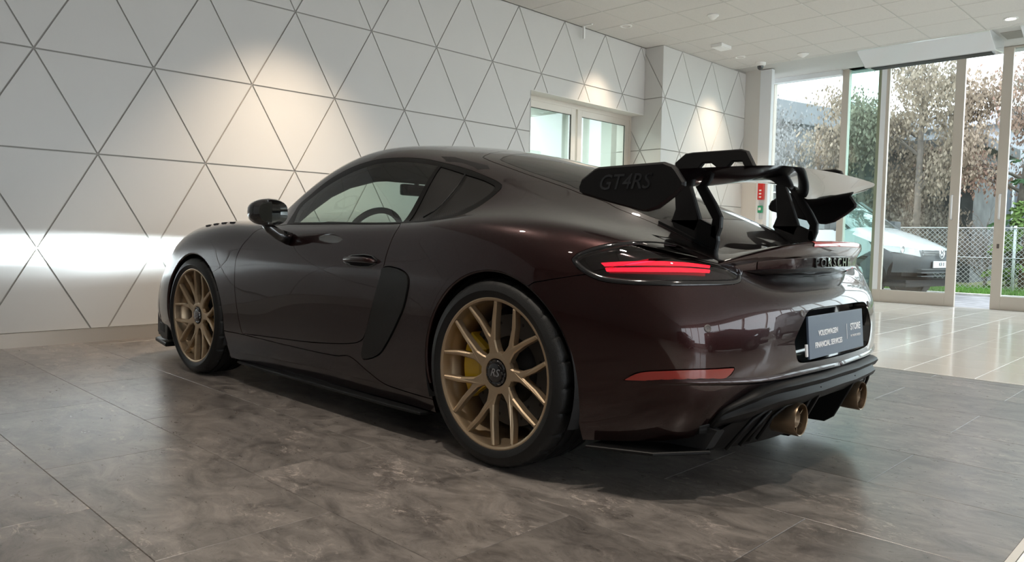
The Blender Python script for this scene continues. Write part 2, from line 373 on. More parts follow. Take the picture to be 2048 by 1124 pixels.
# column at the end of the wall
colm = rbox('wall_column', (9.555, -.4, 0), (9.95, .53, ZT+.03), pbr('beige_column', (.64, .615, .575), .5), kind='structure')
rpart(MB().bbox((9.548, -.715, 0), (9.64, -.532, ZT+.02), .004), 'white_post', M['alu_white'], colm)
# other walls, behind the camera
wl_ = rbox('wall_left', (S0-.2, -.4, 0), (S0, D1, ZT+.03), pbr('grey_side_wall', (.26, .245, .225), .6), kind='structure')
# ---- glazed door in the wall
dr = rbox('door_1', (DOOR_S0-.3, -.30, 0), (DOOR_S1, -.27, .02), M['alu'], kind='structure')
def frame(parent, name, s0, s1, z0, z1, d0, d1, w, m, wt=None, wb=None):
    wt = wt or w; wb = wb or w
    mb = MB(); mb.bbox((s0, -d1, z0), (s0+w, -d0, z1), .003).bbox((s1-w, -d1, z0), (s1, -d0, z1), .003).bbox((s0+w, -d1, z1-wt), (s1-w, -d0, z1), .003).bbox((s0+w, -d1, z0), (s1-w, -d0, z0+wb), .003)
    return rpart(mb, name, m, parent)
frame(dr, 'door_frame', 5.0, 7.26, .02, 2.545, -.27, -.20, .05, M['alu'], wt=.06)
for (a, b) in ((5.02, 6.06), (6.10, 7.21)):
    lf = frame(dr, 'door_leaf', a, b, .04, 2.49, -.245, -.205, .085, M['alu'], wb=.12)
    rpart(MB().box((a+.085, .218, .16), (b-.085, .226, 2.405)), 'pane', M['frost'], lf)
    rpart(MB().box((a+.080, .214, .15), (a+.088, .23, 2.41)).box((b-.088, .214, .15), (b-.080, .23, 2.41)).box((a+.08, .214, 2.40), (b-.08, .23, 2.408)), 'gasket', M['black'], lf)
# ---- glazed front of the building
FA = 10.4
fz = rbox('window_1', (FA-.05, .3, 0), (FA+.06, 1.56, .10), M['alu'], kind='structure')
frame(fz, 'window_frame', 0, 0, 0, 0, 0, 0, 0, M['alu']) if False else None
def fframe(parent, name, d0, d1, z0, z1, w, m, wt=None, wb=None, s0=FA-.05, s1=FA+.05):
    wt = wt or w; wb = wb or w
    mb = MB(); mb.bbox((s0, -d0-w, z0), (s1, -d0, z1), .003).bbox((s0, -d1, z0), (s1, -d1+w, z1), .003).bbox((s0, -d1+w, z1-wt), (s1, -d0-w, z1), .003).bbox((s0, -d1+w, z0), (s1, -d0-w, z0+wb), .003)
    return rpart(mb, name, m, parent)
def fpane(parent, d0, d1, z0, z1, m, s=FA):
    return rpart(MB().box((s-.004, -d1, z0), (s+.004, -d0, z1)), 'pane', m, parent)
f1 = fframe(fz, 'window_frame', .28, 1.56, .10, 3.56, .10, M['alu'], wt=.10)
fpane(f1, .38, 1.46, .20, 3.46, M['pane'])
rpart(MB().bbox((FA-.12, -1.46, 3.40), (FA+.02, -.30, 3.475), .004), 'blind_box', M['alu_white'], f1)
beam = rbox('trim_1', (FA-.06, .2, 3.56), (FA+.10, D1, 4.2), pbr('facade_fascia', (.50, .46, .41), .5), kind='structure')
# sliding door: fixed green sidelight, left leaf, open gap, right leaf
sd = rbox('door_2', (FA-.10, 1.56, 3.475), (FA+.08, 5.3, 3.56), M['alu'], kind='structure')
fpane(sd, 1.56, 2.05, .10, 3.475, M['pane_green'], FA+.02)
rpart(MB().bbox((FA-.03, -2.05, 0), (FA+.05, -1.56, .10), .003), 'sill', M['alu'], sd)
rpart(MB().bbox((FA-.02, -2.06, 0), (FA+.09, -1.975, 3.475), .003), 'green_edge_post', pbr('olive_edge', (.30, .34, .24), .3), sd)
lf = fframe(sd, 'sliding_leaf', 2.04, 3.13, .0, 3.475, .12, M['alu'], wt=.02, wb=.18, s0=FA-.09, s1=FA-.03)
rpart(MB().bbox((FA-.095, -2.115, .18), (FA-.088, -2.045, 3.45), .002), 'white_seal', M['alu_white'], lf)
fpane(lf, 2.16, 3.01, .18, 3.455, M['pane'], FA-.06)
lf2 = fframe(sd, 'sliding_leaf', 3.56, 4.9, .0, 3.475, .12, M['alu'], wt=.02, wb=.18, s0=FA-.09, s1=FA-.03)
fpane(lf2, 3.68, 4.78, .18, 3.455, M['pane'], FA-.06)
for (dd, par) in ((3.05, lf), (3.62, lf2)):
    h = MB(); h.tube([(FA-.09, -dd, 1.21), (FA-.135, -dd, 1.22), (FA-.14, -dd, 1.25), (FA-.14, -dd, 1.50), (FA-.135, -dd, 1.53), (FA-.09, -dd, 1.54)], .012, 8)
    rpart(h, 'handle', M['gloss_white'], par, smooth=True)
rpart(MB().bbox((FA-.095, -3.635, .82), (FA-.088, -3.605, .88), .003), 'lock', pbr('dark_lock', (.12, .10, .09), .4), lf2)
fz2 = rbox('window_2', (FA-.05, 4.9, 0), (FA+.06, D1, .10), M['alu'], kind='structure')
for a in (4.9, 6.5, 8.1, 9.7, 11.3):
    f2 = fframe(fz2, 'window_frame', a, a+1.6, .10, 3.56, .08, M['alu']); fpane(f2, a+.08, a+1.52, .18, 3.48, M['pane'])
# bulkhead above the ceiling edge and the air curtains over the doors
blk = rbox('trim_2', (CE, .2, ZT), (CE+.02, D1, ZT+.7), M['plaster'], kind='structure')
rf = rbox('ceiling_recess', (CE, .0, ZT+.7), (FA+.1, D1, ZT+.76), M['plaster'], kind='structure')
def air_curtain(d0, d1, label):
    e = empty('air_curtain', R3(9.5, (d0+d1)/2, 3.27), WY)
    P = [(9.17, 3.448), (9.22, 3.445), (9.55, 3.285), (9.60, 3.287), (9.95, 3.32), (9.95, 3.62), (9.17, 3.62)]
    P = [(a-9.5, z-3.27) for a, z in P]; h = (d1-d0)/2
    MB().poly(P, -h, h, lambda a, z, t: Vector((a, t, z)), bev=.006).build('casing', M['gloss_white'], e)
    MB().box((.12, -h+.06, .012), (.30, h-.06, .030)).build('outlet_grille', M['black'], e)
    return tag(e, label, 'air curtain', 'air curtains over the sliding door')
air_curtain(2.07, 3.64, 'long glossy white air curtain with slanted face above the left door leaf')
air_curtain(3.95, 5.4, 'white air curtain at the right picture edge above the right door leaf')
mot = MB().bbox((9.5, -3.92, 3.47), (9.9, -3.68, 3.62), .01).build('door_operator', pbr('grey_operator', (.30, .28, .25), .5), None); mot.matrix_world = ROOM
tag(mot, 'grey door operator box between the two white air curtains', 'door operator')
# back wall far behind the camera, glazed
bw = rbox('wall_back', (S0, D1, 0), (S1+.2, D1+.2, .5), M['plaster'], kind='structure')
rpart(MB().box((S0, -D1-.2, 2.9), (S1+.2, -D1, ZT+.03)), 'lintel', M['plaster'], bw)
for k in range(10):
    s = S0+k*1.9; rpart(MB().box((s, -D1-.15, .5), (s+.12, -D1-.02, 2.9)), 'mullion', M['alu'], bw)
# ---- ceiling fittings
def lathe_thing(name, prof, m, s, d, z, label, cat, extra=None, n=28, group=None):
    e = empty(name, R3(s, d, z), WY)
    MB().lathe(prof, n, 'Z').build('housing', m, e, auto=35)
    if extra: extra(e)
    return tag(e, label, cat, group)
def lamp_disc(e): MB().lathe([(-.002, .0), (-.002, .044)], 24, 'Z').build('lens', M['lamp'], e)
for q, (s, d, ts, td, tz, en, cone, bl, colr) in enumerate(DOWN):
    e = empty('ceiling_spotlight', R3(s, d, ZT), WY)
    zl = -.001 if q == 11 else .028
    MB().lathe([(.005, .075), (-.006, .075), (-.009, .068), (-.009, .056), (zl, .047)], 28, 'Z').build('ring', M['white'], e, auto=40)
    MB().lathe([(zl, .0005), (zl, .048)], 24, 'Z').build('lens', M['lamp'], e)
    lab = {11: 'round recessed spotlight glowing in the ceiling above the sliding door', 1: 'small recessed spotlight in the ceiling over the glazed wall door', 2: 'small recessed spotlight in the ceiling over the jutting wall near the column'}.get(q, 'round recessed ceiling spotlight beyond the edge of the picture')
    tag(e, lab, 'spotlight', 'recessed ceiling spotlights')
    sp = spot('spot_light', R3(s, d, ZT-.03), R3(ts, td, tz), en, cone, bl, .05, colr)
lathe_thing('smoke_detector', [(.0, .065), (-.012, .068), (-.016, .06), (-.045, .03), (-.055, .012), (-.055, .001)], M['white'], 6.484, 1.462, ZT, 'white cone shaped smoke detector on the ceiling nearest the top edge', 'smoke detector')
lathe_thing('smoke_detector', [(.0, .075), (-.012, .078), (-.016, .07), (-.045, .03), (-.055, .012), (-.055, .001)], M['white'], 8.863, 1.487, ZT, 'white smoke detector on the ceiling right of the dome camera', 'smoke detector')
def dome(e):
    MB().lathe([(-.05, .045), (-.075, .043), (-.095, .032), (-.105, .012), (-.106, .001)], 24, 'Z').build('dome', pbr('smoked_dome', (.03, .03, .032), .08, coat=.5), e, smooth=True)
lathe_thing('security_camera', [(.0, .075), (-.03, .075), (-.045, .065), (-.05, .046)], M['white'], 9.0, .80, ZT, 'white security camera with dark dome at the ceiling corner by the column', 'camera', dome)
def exit_unit(e): pass
e = empty('emergency_lamp', R3(7.76, .86, ZT), WY+.0)
MB().bbox((-.13, -.08, -.045), (.13, .08, 0), .006).build('housing', M['white'], e)
MB().bbox((-.11, -.06, -.05), (.11, .06, -.044), .003).build('diffuser', pbr('opal_diffuser', (.85, .85, .84), .3), e)
tag(e, 'flat rectangular white emergency lamp on the ceiling', 'emergency lamp')
e = empty('track_hook', R3(5.86, .10, ZT), WY)
MB().bbox((-.012, -.09, -.012), (.012, .06, 0), .003).bbox((-.012, .03, -.16), (.012, .055, -.01), .003).build('bracket', M['white'], e)
tag(e, 'small white angled bracket hanging from the ceiling by the panelled wall', 'bracket')
# fire call points on the post
e = empty('alarm_sounder', R3(9.545, .63, 1.40), WY)
MB().bbox((-.06, -.045, .09), (0, .045, .37), .008).build('body', pbr('alarm_red', (.55, .02, .015), .35), e)
for zz in (.12, .17, .22): MB().box((-.063, -.018, zz), (-.06, .018, zz+.022)).build('mark', M['white'], e)
tag(e, 'red fire alarm box mounted on the white post', 'alarm')
e = empty('call_point', R3(9.545, .625, 1.31), WY)
MB().bbox((-.05, -.035, -.02), (0, .035, .09), .008).build('body', pbr('exit_green', (.02, .26, .12), .35), e)
MB().box((-.053, -.02, .02), (-.05, .02, .06)).build('plate', M['white'], e)
tag(e, 'green door release call point below the red alarm box', 'call point')
e = empty('wall_socket', R3(9.545, .62, 1.13), WY)
MB().bbox((-.012, -.045, -.06), (0, .045, .06), .004).build('plate', M['white'], e)
tag(e, 'white wall socket plate low on the white post', 'socket')
# ================================================================== the sports car (x forward from the rear axle, y left, z up)
# ---- car body surface: 11 feature lines x stations (left half), tensor cubic spline ----
def _side(x, rows):
    return [(x, y, z) for y, z in rows]
GRID = [
 # front centre, front corner
 [(3.44,0,.14),(3.48,0,.25),(3.48,0,.37),(3.45,0,.47),(3.40,0,.53),(3.36,0,.565),(3.34,0,.58),(3.33,0,.59),(3.32,0,.597),(3.31,0,.604),(3.30,0,.61)],
 [(3.38,.40,.14),(3.42,.42,.25),(3.42,.42,.38),(3.39,.42,.49),(3.33,.41,.56),(3.28,.38,.605),(3.25,.34,.625),(3.23,.28,.635),(3.22,.2,.64),(3.21,.10,.645),(3.2,0,.65)],
 [(3.20,.70,.14),(3.22,.76,.26),(3.22,.765,.40),(3.18,.745,.51),(3.10,.71,.585),(3.06,.65,.63),(3.05,.57,.65),(3.05,.46,.662),(3.06,.34,.672),(3.06,.18,.685),(3.06,0,.695)],
 _side(2.95,[(.80,.135),(.85,.27),(.862,.40),(.855,.53),(.82,.625),(.765,.692),(.68,.718),(.55,.725),(.38,.735),(.2,.742),(0,.75)]),
 _side(2.70,[(.825,.13),(.872,.27),(.885,.41),(.884,.55),(.866,.685),(.82,.793),(.73,.838),(.58,.815),(.40,.80),(.2,.81),(0,.82)]),
 _side(2.458,[(.83,.13),(.877,.27),(.891,.42),(.890,.56),(.876,.71),(.835,.828),(.74,.876),(.60,.853),(.42,.845),(.21,.857),(0,.863)]),
 _side(2.20,[(.825,.13),(.868,.27),(.882,.42),(.882,.56),(.872,.715),(.835,.845),(.745,.89),(.625,.876),(.45,.872),(.23,.885),(0,.892)]),
 _side(2.02,[(.82,.13),(.858,.27),(.872,.42),(.875,.57),(.866,.72),(.830,.845),(.75,.886),(.66,.888),(.535,.893),(.30,.914),(0,.925)]),
 _side(1.85,[(.815,.13),(.852,.27),(.864,.42),(.869,.57),(.862,.72),(.826,.838),(.758,.880),(.69,.908),(.617,.938),(.34,.970),(0,.982)]),
 _side(1.5,[(.81,.13),(.845,.27),(.855,.42),(.863,.57),(.858,.725),(.820,.836),(.772,.880),(.668,1.04),(.568,1.150),(.33,1.193),(0,1.205)]),
 _side(1.15,[(.81,.13),(.845,.27),(.855,.42),(.862,.57),(.856,.73),(.820,.842),(.775,.884),(.668,1.065),(.552,1.215),(.34,1.277),(0,1.293)]),
 _side(.8,[(.82,.13),(.852,.27),(.862,.42),(.867,.575),(.860,.735),(.824,.85),(.777,.891),(.665,1.05),(.54,1.185),(.33,1.25),(0,1.273)]),
 _side(.5,[(.83,.13),(.868,.27),(.880,.42),(.883,.58),(.873,.745),(.833,.864),(.776,.904),(.66,1.03),(.53,1.138),(.32,1.2),(0,1.222)]),
 _side(.25,[(.845,.13),(.888,.28),(.901,.43),(.902,.59),(.889,.755),(.842,.878),(.772,.918),(.65,1.00),(.515,1.075),(.31,1.136),(0,1.162)]),
 _side(0,[(.855,.135),(.900,.28),(.912,.43),(.913,.59),(.898,.755),(.842,.876),(.765,.914),(.635,.96),(.49,1.013),(.3,1.068),(0,1.094)]),
 _side(-.25,[(.84,.15),(.888,.29),(.902,.43),(.904,.58),(.888,.735),(.82,.859),(.74,.885),(.61,.905),(.46,.938),(.29,.98),(0,1.0)]),
 _side(-.48,[(.79,.175),(.838,.30),(.855,.43),(.858,.565),(.842,.70),(.785,.815),(.705,.836),(.57,.842),(.43,.850),(.28,.885),(0,.905)]),
 [(-.67,.70,.205),(-.70,.762,.315),(-.705,.785,.435),(-.695,.79,.56),(-.665,.772,.675),(-.635,.722,.778),(-.605,.65,.797),(-.60,.53,.796),(-.60,.40,.792),(-.60,.25,.82),(-.60,0,.838)],
 [(-.745,.57,.24),(-.785,.62,.335),(-.80,.635,.44),(-.79,.64,.565),(-.76,.625,.665),(-.722,.59,.745),(-.695,.53,.762),(-.68,.43,.763),(-.675,.32,.757),(-.67,.19,.78),(-.67,0,.795)],
 [(-.795,.40,.28),(-.838,.43,.36),(-.856,.44,.455),(-.852,.44,.575),(-.822,.43,.66),(-.765,.40,.71),(-.75,.37,.722),(-.735,.31,.73),(-.73,.23,.737),(-.725,.13,.75),(-.72,0,.765)],
 [(-.825,.2,.31),(-.868,.21,.38),(-.888,.215,.465),(-.884,.22,.58),(-.852,.215,.658),(-.79,.20,.702),(-.775,.18,.712),(-.765,.15,.718),(-.755,.11,.724),(-.75,.06,.735),(-.745,0,.748)],
 [(-.835,0,.32),(-.878,0,.385),(-.898,0,.47),(-.894,0,.582),(-.862,0,.658),(-.80,0,.70),(-.785,0,.71),(-.775,0,.715),(-.767,0,.72),(-.76,0,.728),(-.755,0,.738)],
]
def _spline(t, Yv, tq):
    """natural cubic spline of rows Yv (n,k) at knots t; returns value and derivative at tq"""
    n=len(t); h=np.diff(t)
    A=np.zeros((n,n)); rhs=np.zeros((n,Yv.shape[1])); A[0,0]=A[-1,-1]=1
    for i in range(1,n-1):
        A[i,i-1]=h[i-1]; A[i,i]=2*(h[i-1]+h[i]); A[i,i+1]=h[i]
        rhs[i]=6*((Yv[i+1]-Yv[i])/h[i]-(Yv[i]-Yv[i-1])/h[i-1])
    M=np.linalg.solve(A,rhs)
    i=np.clip(np.searchsorted(t,tq,side='right')-1,0,n-2)
    d=(tq-t[i])[:,None]; e=(t[i+1]-tq)[:,None]; hh=h[i][:,None]
    v=(M[i]*e**3+M[i+1]*d**3)/(6*hh)+(Yv[i]/hh-M[i]*hh/6)*e+(Yv[i+1]/hh-M[i+1]*hh/6)*d
    return v
class Surf:
    def __init__(s, grid):
        G=np.array(grid,float); nu,nv,_=G.shape; m=np.array([1,-1,1])
        # extend across symmetry planes
        E=np.concatenate([G[3:0:-1]*m, G, G[-2:-5:-1]*m],0)
        E=np.concatenate([E, E[:,-2:-5:-1]*m],1)
        du=np.linalg.norm(np.diff(G,axis=0),axis=2); du=.5*du[:,1:7].mean(1)+.5*du.mean(1)
        dv=np.linalg.norm(np.diff(G,axis=1),axis=2)[3:18].mean(0)
        tu=np.concatenate([[0],np.cumsum(du)]); tv=np.concatenate([[0],np.cumsum(dv)])
        s.tu=tu; s.tv=tv
        s.TU=np.concatenate([-tu[3:0:-1],tu,2*tu[-1]-tu[-2:-5:-1]]); s.TV=np.concatenate([tv,2*tv[-1]-tv[-2:-5:-1]])
        s.E=E; s.U=tu[-1]; s.V=tv[-1]
        # dense table for fast bicubic-ish evaluation
        s.nu=800; s.nv=320
        uq=np.linspace(0,s.U,s.nu+1); vq=np.linspace(0,s.V,s.nv+1)
        k=E.shape[1]
        T=_spline(s.TU,E.reshape(len(E),-1),uq).reshape(-1,k,3)
        T=np.transpose(T,(1,0,2)).reshape(k,-1)
        D=_spline(s.TV,T,vq).reshape(len(vq),len(uq),3)
        s.D=np.transpose(D,(1,0,2)).copy()
        Du=np.gradient(s.D,uq,axis=0); Dv=np.gradient(s.D,vq,axis=1)
        N=np.cross(Du,Dv); N/=np.linalg.norm(N,axis=2,keepdims=True)+1e-12
        s.N=N
        # orient outward
        i=s.nu//2; j=s.nv//4
        if s.N[i,j,1]<0: s.N=-s.N
    def _bil(s,T,u,v):
        a=np.clip(u/s.U*s.nu,0,s.nu-1e-6); b=np.clip(v/s.V*s.nv,0,s.nv-1e-6)
        i=a.astype(int); j=b.astype(int); a=(a-i)[:,None]; b=(b-j)[:,None]
        return T[i,j]*(1-a)*(1-b)+T[i+1,j]*a*(1-b)+T[i,j+1]*(1-a)*b+T[i+1,j+1]*a*b
    def P(s,u,v): return s._bil(s.D,np.atleast_1d(np.asarray(u,float)),np.atleast_1d(np.asarray(v,float)))
    def Nrm(s,u,v):
        n=s._bil(s.N,np.atleast_1d(np.asarray(u,float)),np.atleast_1d(np.asarray(v,float)))
        return n/np.linalg.norm(n,axis=1,keepdims=True)
BODY=Surf(GRID)

O = {}
O['door'] = [(3.2575, 0.7489), (3.2575, 0.7489), (2.8246, 0.7745), (2.3061, 0.7804), (2.3061, 0.7804), (2.1048, 0.7341), (2.029, 0.6597), (1.9706, 0.612), (1.9251, 0.5514), (1.9185, 0.4726), (1.9238, 0.3638), (1.9416, 0.267), (1.969, 0.1742), (1.9786, 0.1634), (2.0099, 0.1649), (2.2822, 0.174), (2.6269, 0.1869), (2.9365, 0.2125), (3.0536, 0.2368), (3.0949, 0.275), (3.1373, 0.3599), (3.1828, 0.4561), (3.226, 0.5367), (3.2419, 0.5921), (3.2617, 0.6554), (3.2721, 0.7097)]
O['blade'] = [(3.2305, 0.5424), (3.2932, 0.5458), (3.3675, 0.533), (3.4087, 0.5122), (3.4139, 0.4752), (3.3855, 0.3995), (3.3323, 0.3304), (3.2656, 0.2557), (3.208, 0.2041), (3.1325, 0.1722), (3.0692, 0.1622), (3.0601, 0.1783), (3.0908, 0.2563), (3.1369, 0.348), (3.1829, 0.4503), (3.2129, 0.5084)]
O['dlo'] = [(2.2897, 0.7831), (2.2897, 0.7831), (2.2672, 0.8981), (2.335, 0.9302), (2.4268, 0.9638), (2.5249, 0.9903), (2.6241, 1.0166), (2.7236, 1.0399), (2.8224, 1.0567), (2.9198, 1.0679), (3.0156, 1.0756), (3.1256, 1.0755), (3.2371, 1.0645), (3.3444, 1.0555), (3.4484, 1.0448), (3.5521, 1.0284), (3.6141, 1.0154), (3.639, 1.0031), (3.6534, 0.981), (3.6603, 0.9373), (3.655, 0.8824), (3.637, 0.8246), (3.6084, 0.7808), (3.543, 0.7546), (3.4358, 0.7465), (3.2818, 0.7559), (3.177, 0.7586), (2.8227, 0.7766)]
O['glass'] = [(2.3135, 0.8787), (2.4096, 0.9176), (2.5066, 0.9464), (2.6067, 0.9728), (2.7051, 0.9992), (2.8004, 1.0225), (2.8974, 1.0366), (2.995, 1.0445), (3.0949, 1.0458), (3.2291, 1.0386), (3.2291, 1.0386), (3.258, 0.7685), (3.258, 0.7685), (2.8121, 0.7879), (2.3513, 0.7939), (2.3513, 0.7939)]
O['quarter'] = [(3.2489, 1.037), (3.2489, 1.037), (3.4183, 1.0157), (3.5368, 1.0047), (3.6135, 0.987), (3.6253, 0.9766), (3.6334, 0.9292), (3.6152, 0.8693), (3.5725, 0.8192), (3.5414, 0.7949), (3.4163, 0.7682), (3.2947, 0.7699), (3.2947, 0.7699)]
O['fin'] = [(3.4252, 1.0142), (3.4413, 0.9469), (3.436, 0.8947), (3.4257, 0.8569), (3.4119, 0.823), (3.378, 0.7846)]
O['lamp'] = [(4.2362, 0.618), (4.249, 0.6347), (4.2815, 0.6549), (4.3261, 0.6812), (4.3659, 0.7063), (4.4166, 0.7479), (4.4527, 0.8122), (4.4885, 0.888), (4.5345, 0.9523), (4.6109, 0.9705), (4.6889, 0.9321), (4.7521, 0.9271), (4.8043, 0.8654), (4.8264, 0.7637), (4.8064, 0.6649), (4.7811, 0.6363), (4.7298, 0.6232), (4.656, 0.6127), (4.5215, 0.5936), (4.4406, 0.5813), (4.3837, 0.5758), (4.3473, 0.5757), (4.3047, 0.5828), (4.2687, 0.595), (4.2467, 0.6068)]
O['led_a'] = [(4.3362, 0.6275), (4.3362, 0.6275), (4.698, 0.7256), (4.698, 0.7256), (4.6978, 0.7019), (4.6978, 0.7019), (4.3511, 0.62), (4.3511, 0.62)]
O['led_b'] = [(4.3545, 0.6159), (4.3545, 0.6159), (4.6975, 0.6923), (4.6975, 0.6923), (4.6963, 0.6731), (4.6963, 0.6731), (4.3624, 0.6063), (4.3624, 0.6063)]
O['reflector'] = [(4.4337, 0.2439), (4.4531, 0.2627), (4.4781, 0.2778), (4.5215, 0.2868), (4.5951, 0.2949), (4.6789, 0.2948), (4.7335, 0.2918), (4.7353, 0.284), (4.724, 0.2667), (4.7079, 0.2537), (4.6639, 0.252), (4.5942, 0.2526), (4.5205, 0.2487), (4.4724, 0.245)]
O['hatchside'] = [(3.3761, 1.1782), (3.4546, 1.1582), (3.6102, 1.1446), (3.7538, 1.1298), (3.8896, 1.1126), (3.9574, 1.1009), (4.016, 1.1024), (4.0756, 1.0974), (4.1325, 1.0789), (4.2129, 1.0746), (4.2832, 1.0719), (4.3522, 1.0672)]
O['rglassside'] = [(3.4557, 1.2037), (3.518, 1.1886), (3.7259, 1.1659), (3.8624, 1.1514), (3.9243, 1.1365), (4.1516, 1.1306), (4.2464, 1.1296), (4.285, 1.1576)]
O['recessB'] = [(4.9877, 0.3305), (5.0056, 0.2731), (5.0558, 0.2651)]
O['diff'] = [(4.6264, 0.0), (4.6666, 0.0475), (4.6989, 0.102), (4.7624, 0.1377), (4.8283, 0.1674), (4.9038, 0.1724), (4.9921, 0.1595), (5.1552, 0.1355)]
WB = 2.458
def car_paint():
    m = bpy.data.materials.new('violet_brown_paint'); m.use_nodes = True; nt = m.node_tree; b = nt.nodes['Principled BSDF']; L = nt.links.new
    lw = nt.nodes.new('ShaderNodeLayerWeight'); lw.inputs['Blend'].default_value = .35
    r = nt.nodes.new('ShaderNodeValToRGB'); e = r.color_ramp.elements
    e[0].position = 0.0; e[0].color = (.025, .0052, .0045, 1); e[1].position = .8; e[1].color = (.0055, .0016, .0036, 1)
    L(lw.outputs['Facing'], r.inputs['Fac']); L(r.outputs['Color'], b.inputs['Base Color'])
    b.inputs['Metallic'].default_value = .75; b.inputs['Roughness'].default_value = .36; b.inputs['Coat Weight'].default_value = 1.0; b.inputs['Coat Roughness'].default_value = .012; b.inputs['Coat IOR'].default_value = 1.48
    n = nt.nodes.new('ShaderNodeTexVoronoi'); n.inputs['Scale'].default_value = 1400; tc = nt.nodes.new('ShaderNodeTexCoord'); L(tc.outputs['Object'], n.inputs['Vector'])
    mr = nt.nodes.new('ShaderNodeMapRange'); mr.inputs['To Min'].default_value = .22; mr.inputs['To Max'].default_value = .36; L(n.outputs['Distance'], mr.inputs['Value']); L(mr.outputs[0], b.inputs['Roughness'])
    return m
M['paint'] = car_paint()
def carbon():
    m = pbr('carbon_weave', (.014, .013, .013), .3, coat=.9, coat_r=.05); nt = m.node_tree; b = nt.nodes['Principled BSDF']
    tc = nt.nodes.new('ShaderNodeTexCoord'); w = nt.nodes.new('ShaderNodeTexWave'); w.inputs['Scale'].default_value = 210; w.wave_type = 'BANDS'; w.bands_direction = 'DIAGONAL'
    mp = nt.nodes.new('ShaderNodeMapping'); mp.inputs['Scale'].default_value = (.25, 1, 1); r = nt.nodes.new('ShaderNodeValToRGB')
    r.color_ramp.elements[0].color = (.003, .003, .003, 1); r.color_ramp.elements[1].color = (.017, .016, .015, 1)
    nt.links.new(tc.outputs['Object'], mp.inputs[0]); nt.links.new(mp.outputs[0], w.inputs['Vector']); nt.links.new(w.outputs['Fac'], r.inputs['Fac']); nt.links.new(r.outputs['Color'], b.inputs['Base Color']); return m
M['carbon'] = carbon(); M['carbon'].node_tree.nodes['Principled BSDF'].inputs['Coat Weight'].default_value = .15; M['carbon'].node_tree.nodes['Principled BSDF'].inputs['Specular IOR Level'].default_value = .2
M['gloss_black'] = pbr('gloss_black', (.006, .006, .007), .12, coat=1.0, coat_r=.01)
M['rubber'] = pbr('tyre_rubber', (.007, .007, .007), .5, spec=.35, bump=(260, .12))
M['gold'] = pbr('satin_gold_magnesium', (.46, .35, .235), .36, metal=.8)
M['bronze'] = pbr('bronze_tip', (.27, .20, .135), .33, metal=.9)
M['satin'] = pbr('satin_black', (.004, .004, .0043), .48, spec=.25)
M['brake'] = pbr('carbon_brake_disc', (.06, .058, .055), .45, metal=.4)
M['yellow'] = pbr('caliper_yellow', (.62, .40, .012), .3, coat=.6)
M['side_glass'] = glass('side_glass', (.62, .74, .69))
M['rear_glass'] = glass('rear_glass', (.16, .17, .17), ior=1.62)
M['screen'] = glass('windscreen_glass', (.84, .92, .88))
M['lens'] = glass('lamp_lens', (.42, .36, .37))
M['led'] = emit_mat('red_led', (1.0, .012, .03), 5.0)
M['led_dim'] = pbr('red_reflex', (.26, .022, .016), .15, coat=1.0)
M['red_lens'] = pbr('red_third_light', (.42, .02, .02), .12, coat=1.0)
M['headlamp'] = emit_mat('headlamp_glow', (.88, .96, 1.0), 14)
M['mirror'] = pbr('mirror_glass', (.82, .90, .88), .015, metal=1.0)
M['alcantara'] = pbr('dark_alcantara', (.007, .0065, .0065), .9)
M['plate_blue'] = pbr('slate_blue_plate', (.075, .105, .16), .35)
M['letter'] = pbr('letter_white', (.85, .86, .88), .4)
car = empty('sports_car', (0,0,0)); tag(car, 'dark violet brown sports coupe with gold wheels and black rear wing', 'car')
# ---- outlines in surface coordinates
S = BODY
_UQ = np.linspace(0, S.U, S.nu+1); _VQ = np.linspace(0, S.V, S.nv+1)
def uv_near(target, axes, vmin, vmax, umin=0.0):
    """surface coordinates of the point with given coordinates on two axes"""
    j0 = int(vmin/S.V*S.nv); j1 = int(vmax/S.V*S.nv)+1
    i0 = int(umin/S.U*S.nu); D = S.D[i0:, j0:j1][..., list(axes)]; d = ((D-np.array(target))**2).sum(2); i, j = np.unravel_index(np.argmin(d), d.shape); i += i0
    u, v = _UQ[i], _VQ[j+j0]
    for it in range(8):
        h = 2e-3; p = S.P(u, v)[0][list(axes)]
        a = (S.P(min(u+h, S.U), v)[0]-S.P(max(u-h, 0), v)[0])[list(axes)]/(2*h); b = (S.P(u, min(v+h, S.V))[0]-S.P(u, max(v-h, 0))[0])[list(axes)]/(2*h)
        J = np.stack([a, b], 1)
        if abs(np.linalg.det(J)) < 1e-3: break
        st = np.clip(np.linalg.solve(J, np.array(target)-p), -.02, .02); u = min(max(u+st[0], 0), S.U); v = min(max(v+st[1], 0), S.V)
    return float(u), float(v)
def cr(pts, step=.014, closed=True):
    """Catmull-Rom resampling; a point given twice is a corner"""
    P = [np.array(p, float) for p in pts]; n = len(P); out = []
    for i in range(n if closed else n-1):
        p1, p2 = P[i], P[(i+1) % n]
        if np.linalg.norm(p2-p1) < 1e-6: continue
        p0 = P[i-1] if (closed or i) else p1; p3 = P[(i+2) % n] if (closed or i < n-2) else p2
        L = np.linalg.norm(p2-p1); m = max(1, int(L/step))
        for k in range(m):
            t = k/m; out.append(.5*((2*p1)+(-p0+p2)*t+(2*p0-5*p1+4*p2-p3)*t*t+(-p0+3*p1-3*p2+p3)*t**3))
    if not closed: out.append(P[-1])
    return [(float(a), float(b)) for a, b in out]
def arch(xc, zc, r, ang0=-14, ang1=194):
    pts = []
    for k in range(53):
        a = math.radians(ang0+(ang1-ang0)*k/52); x, z = xc+r*math.cos(a), zc+r*math.sin(a)
        if z > .15: pts.append(uv_near((x, z), (0, 2), 0.0, .80))
    return [(pts[0][0], -.05)]+pts+[(pts[-1][0], -.05)]
POL = {}
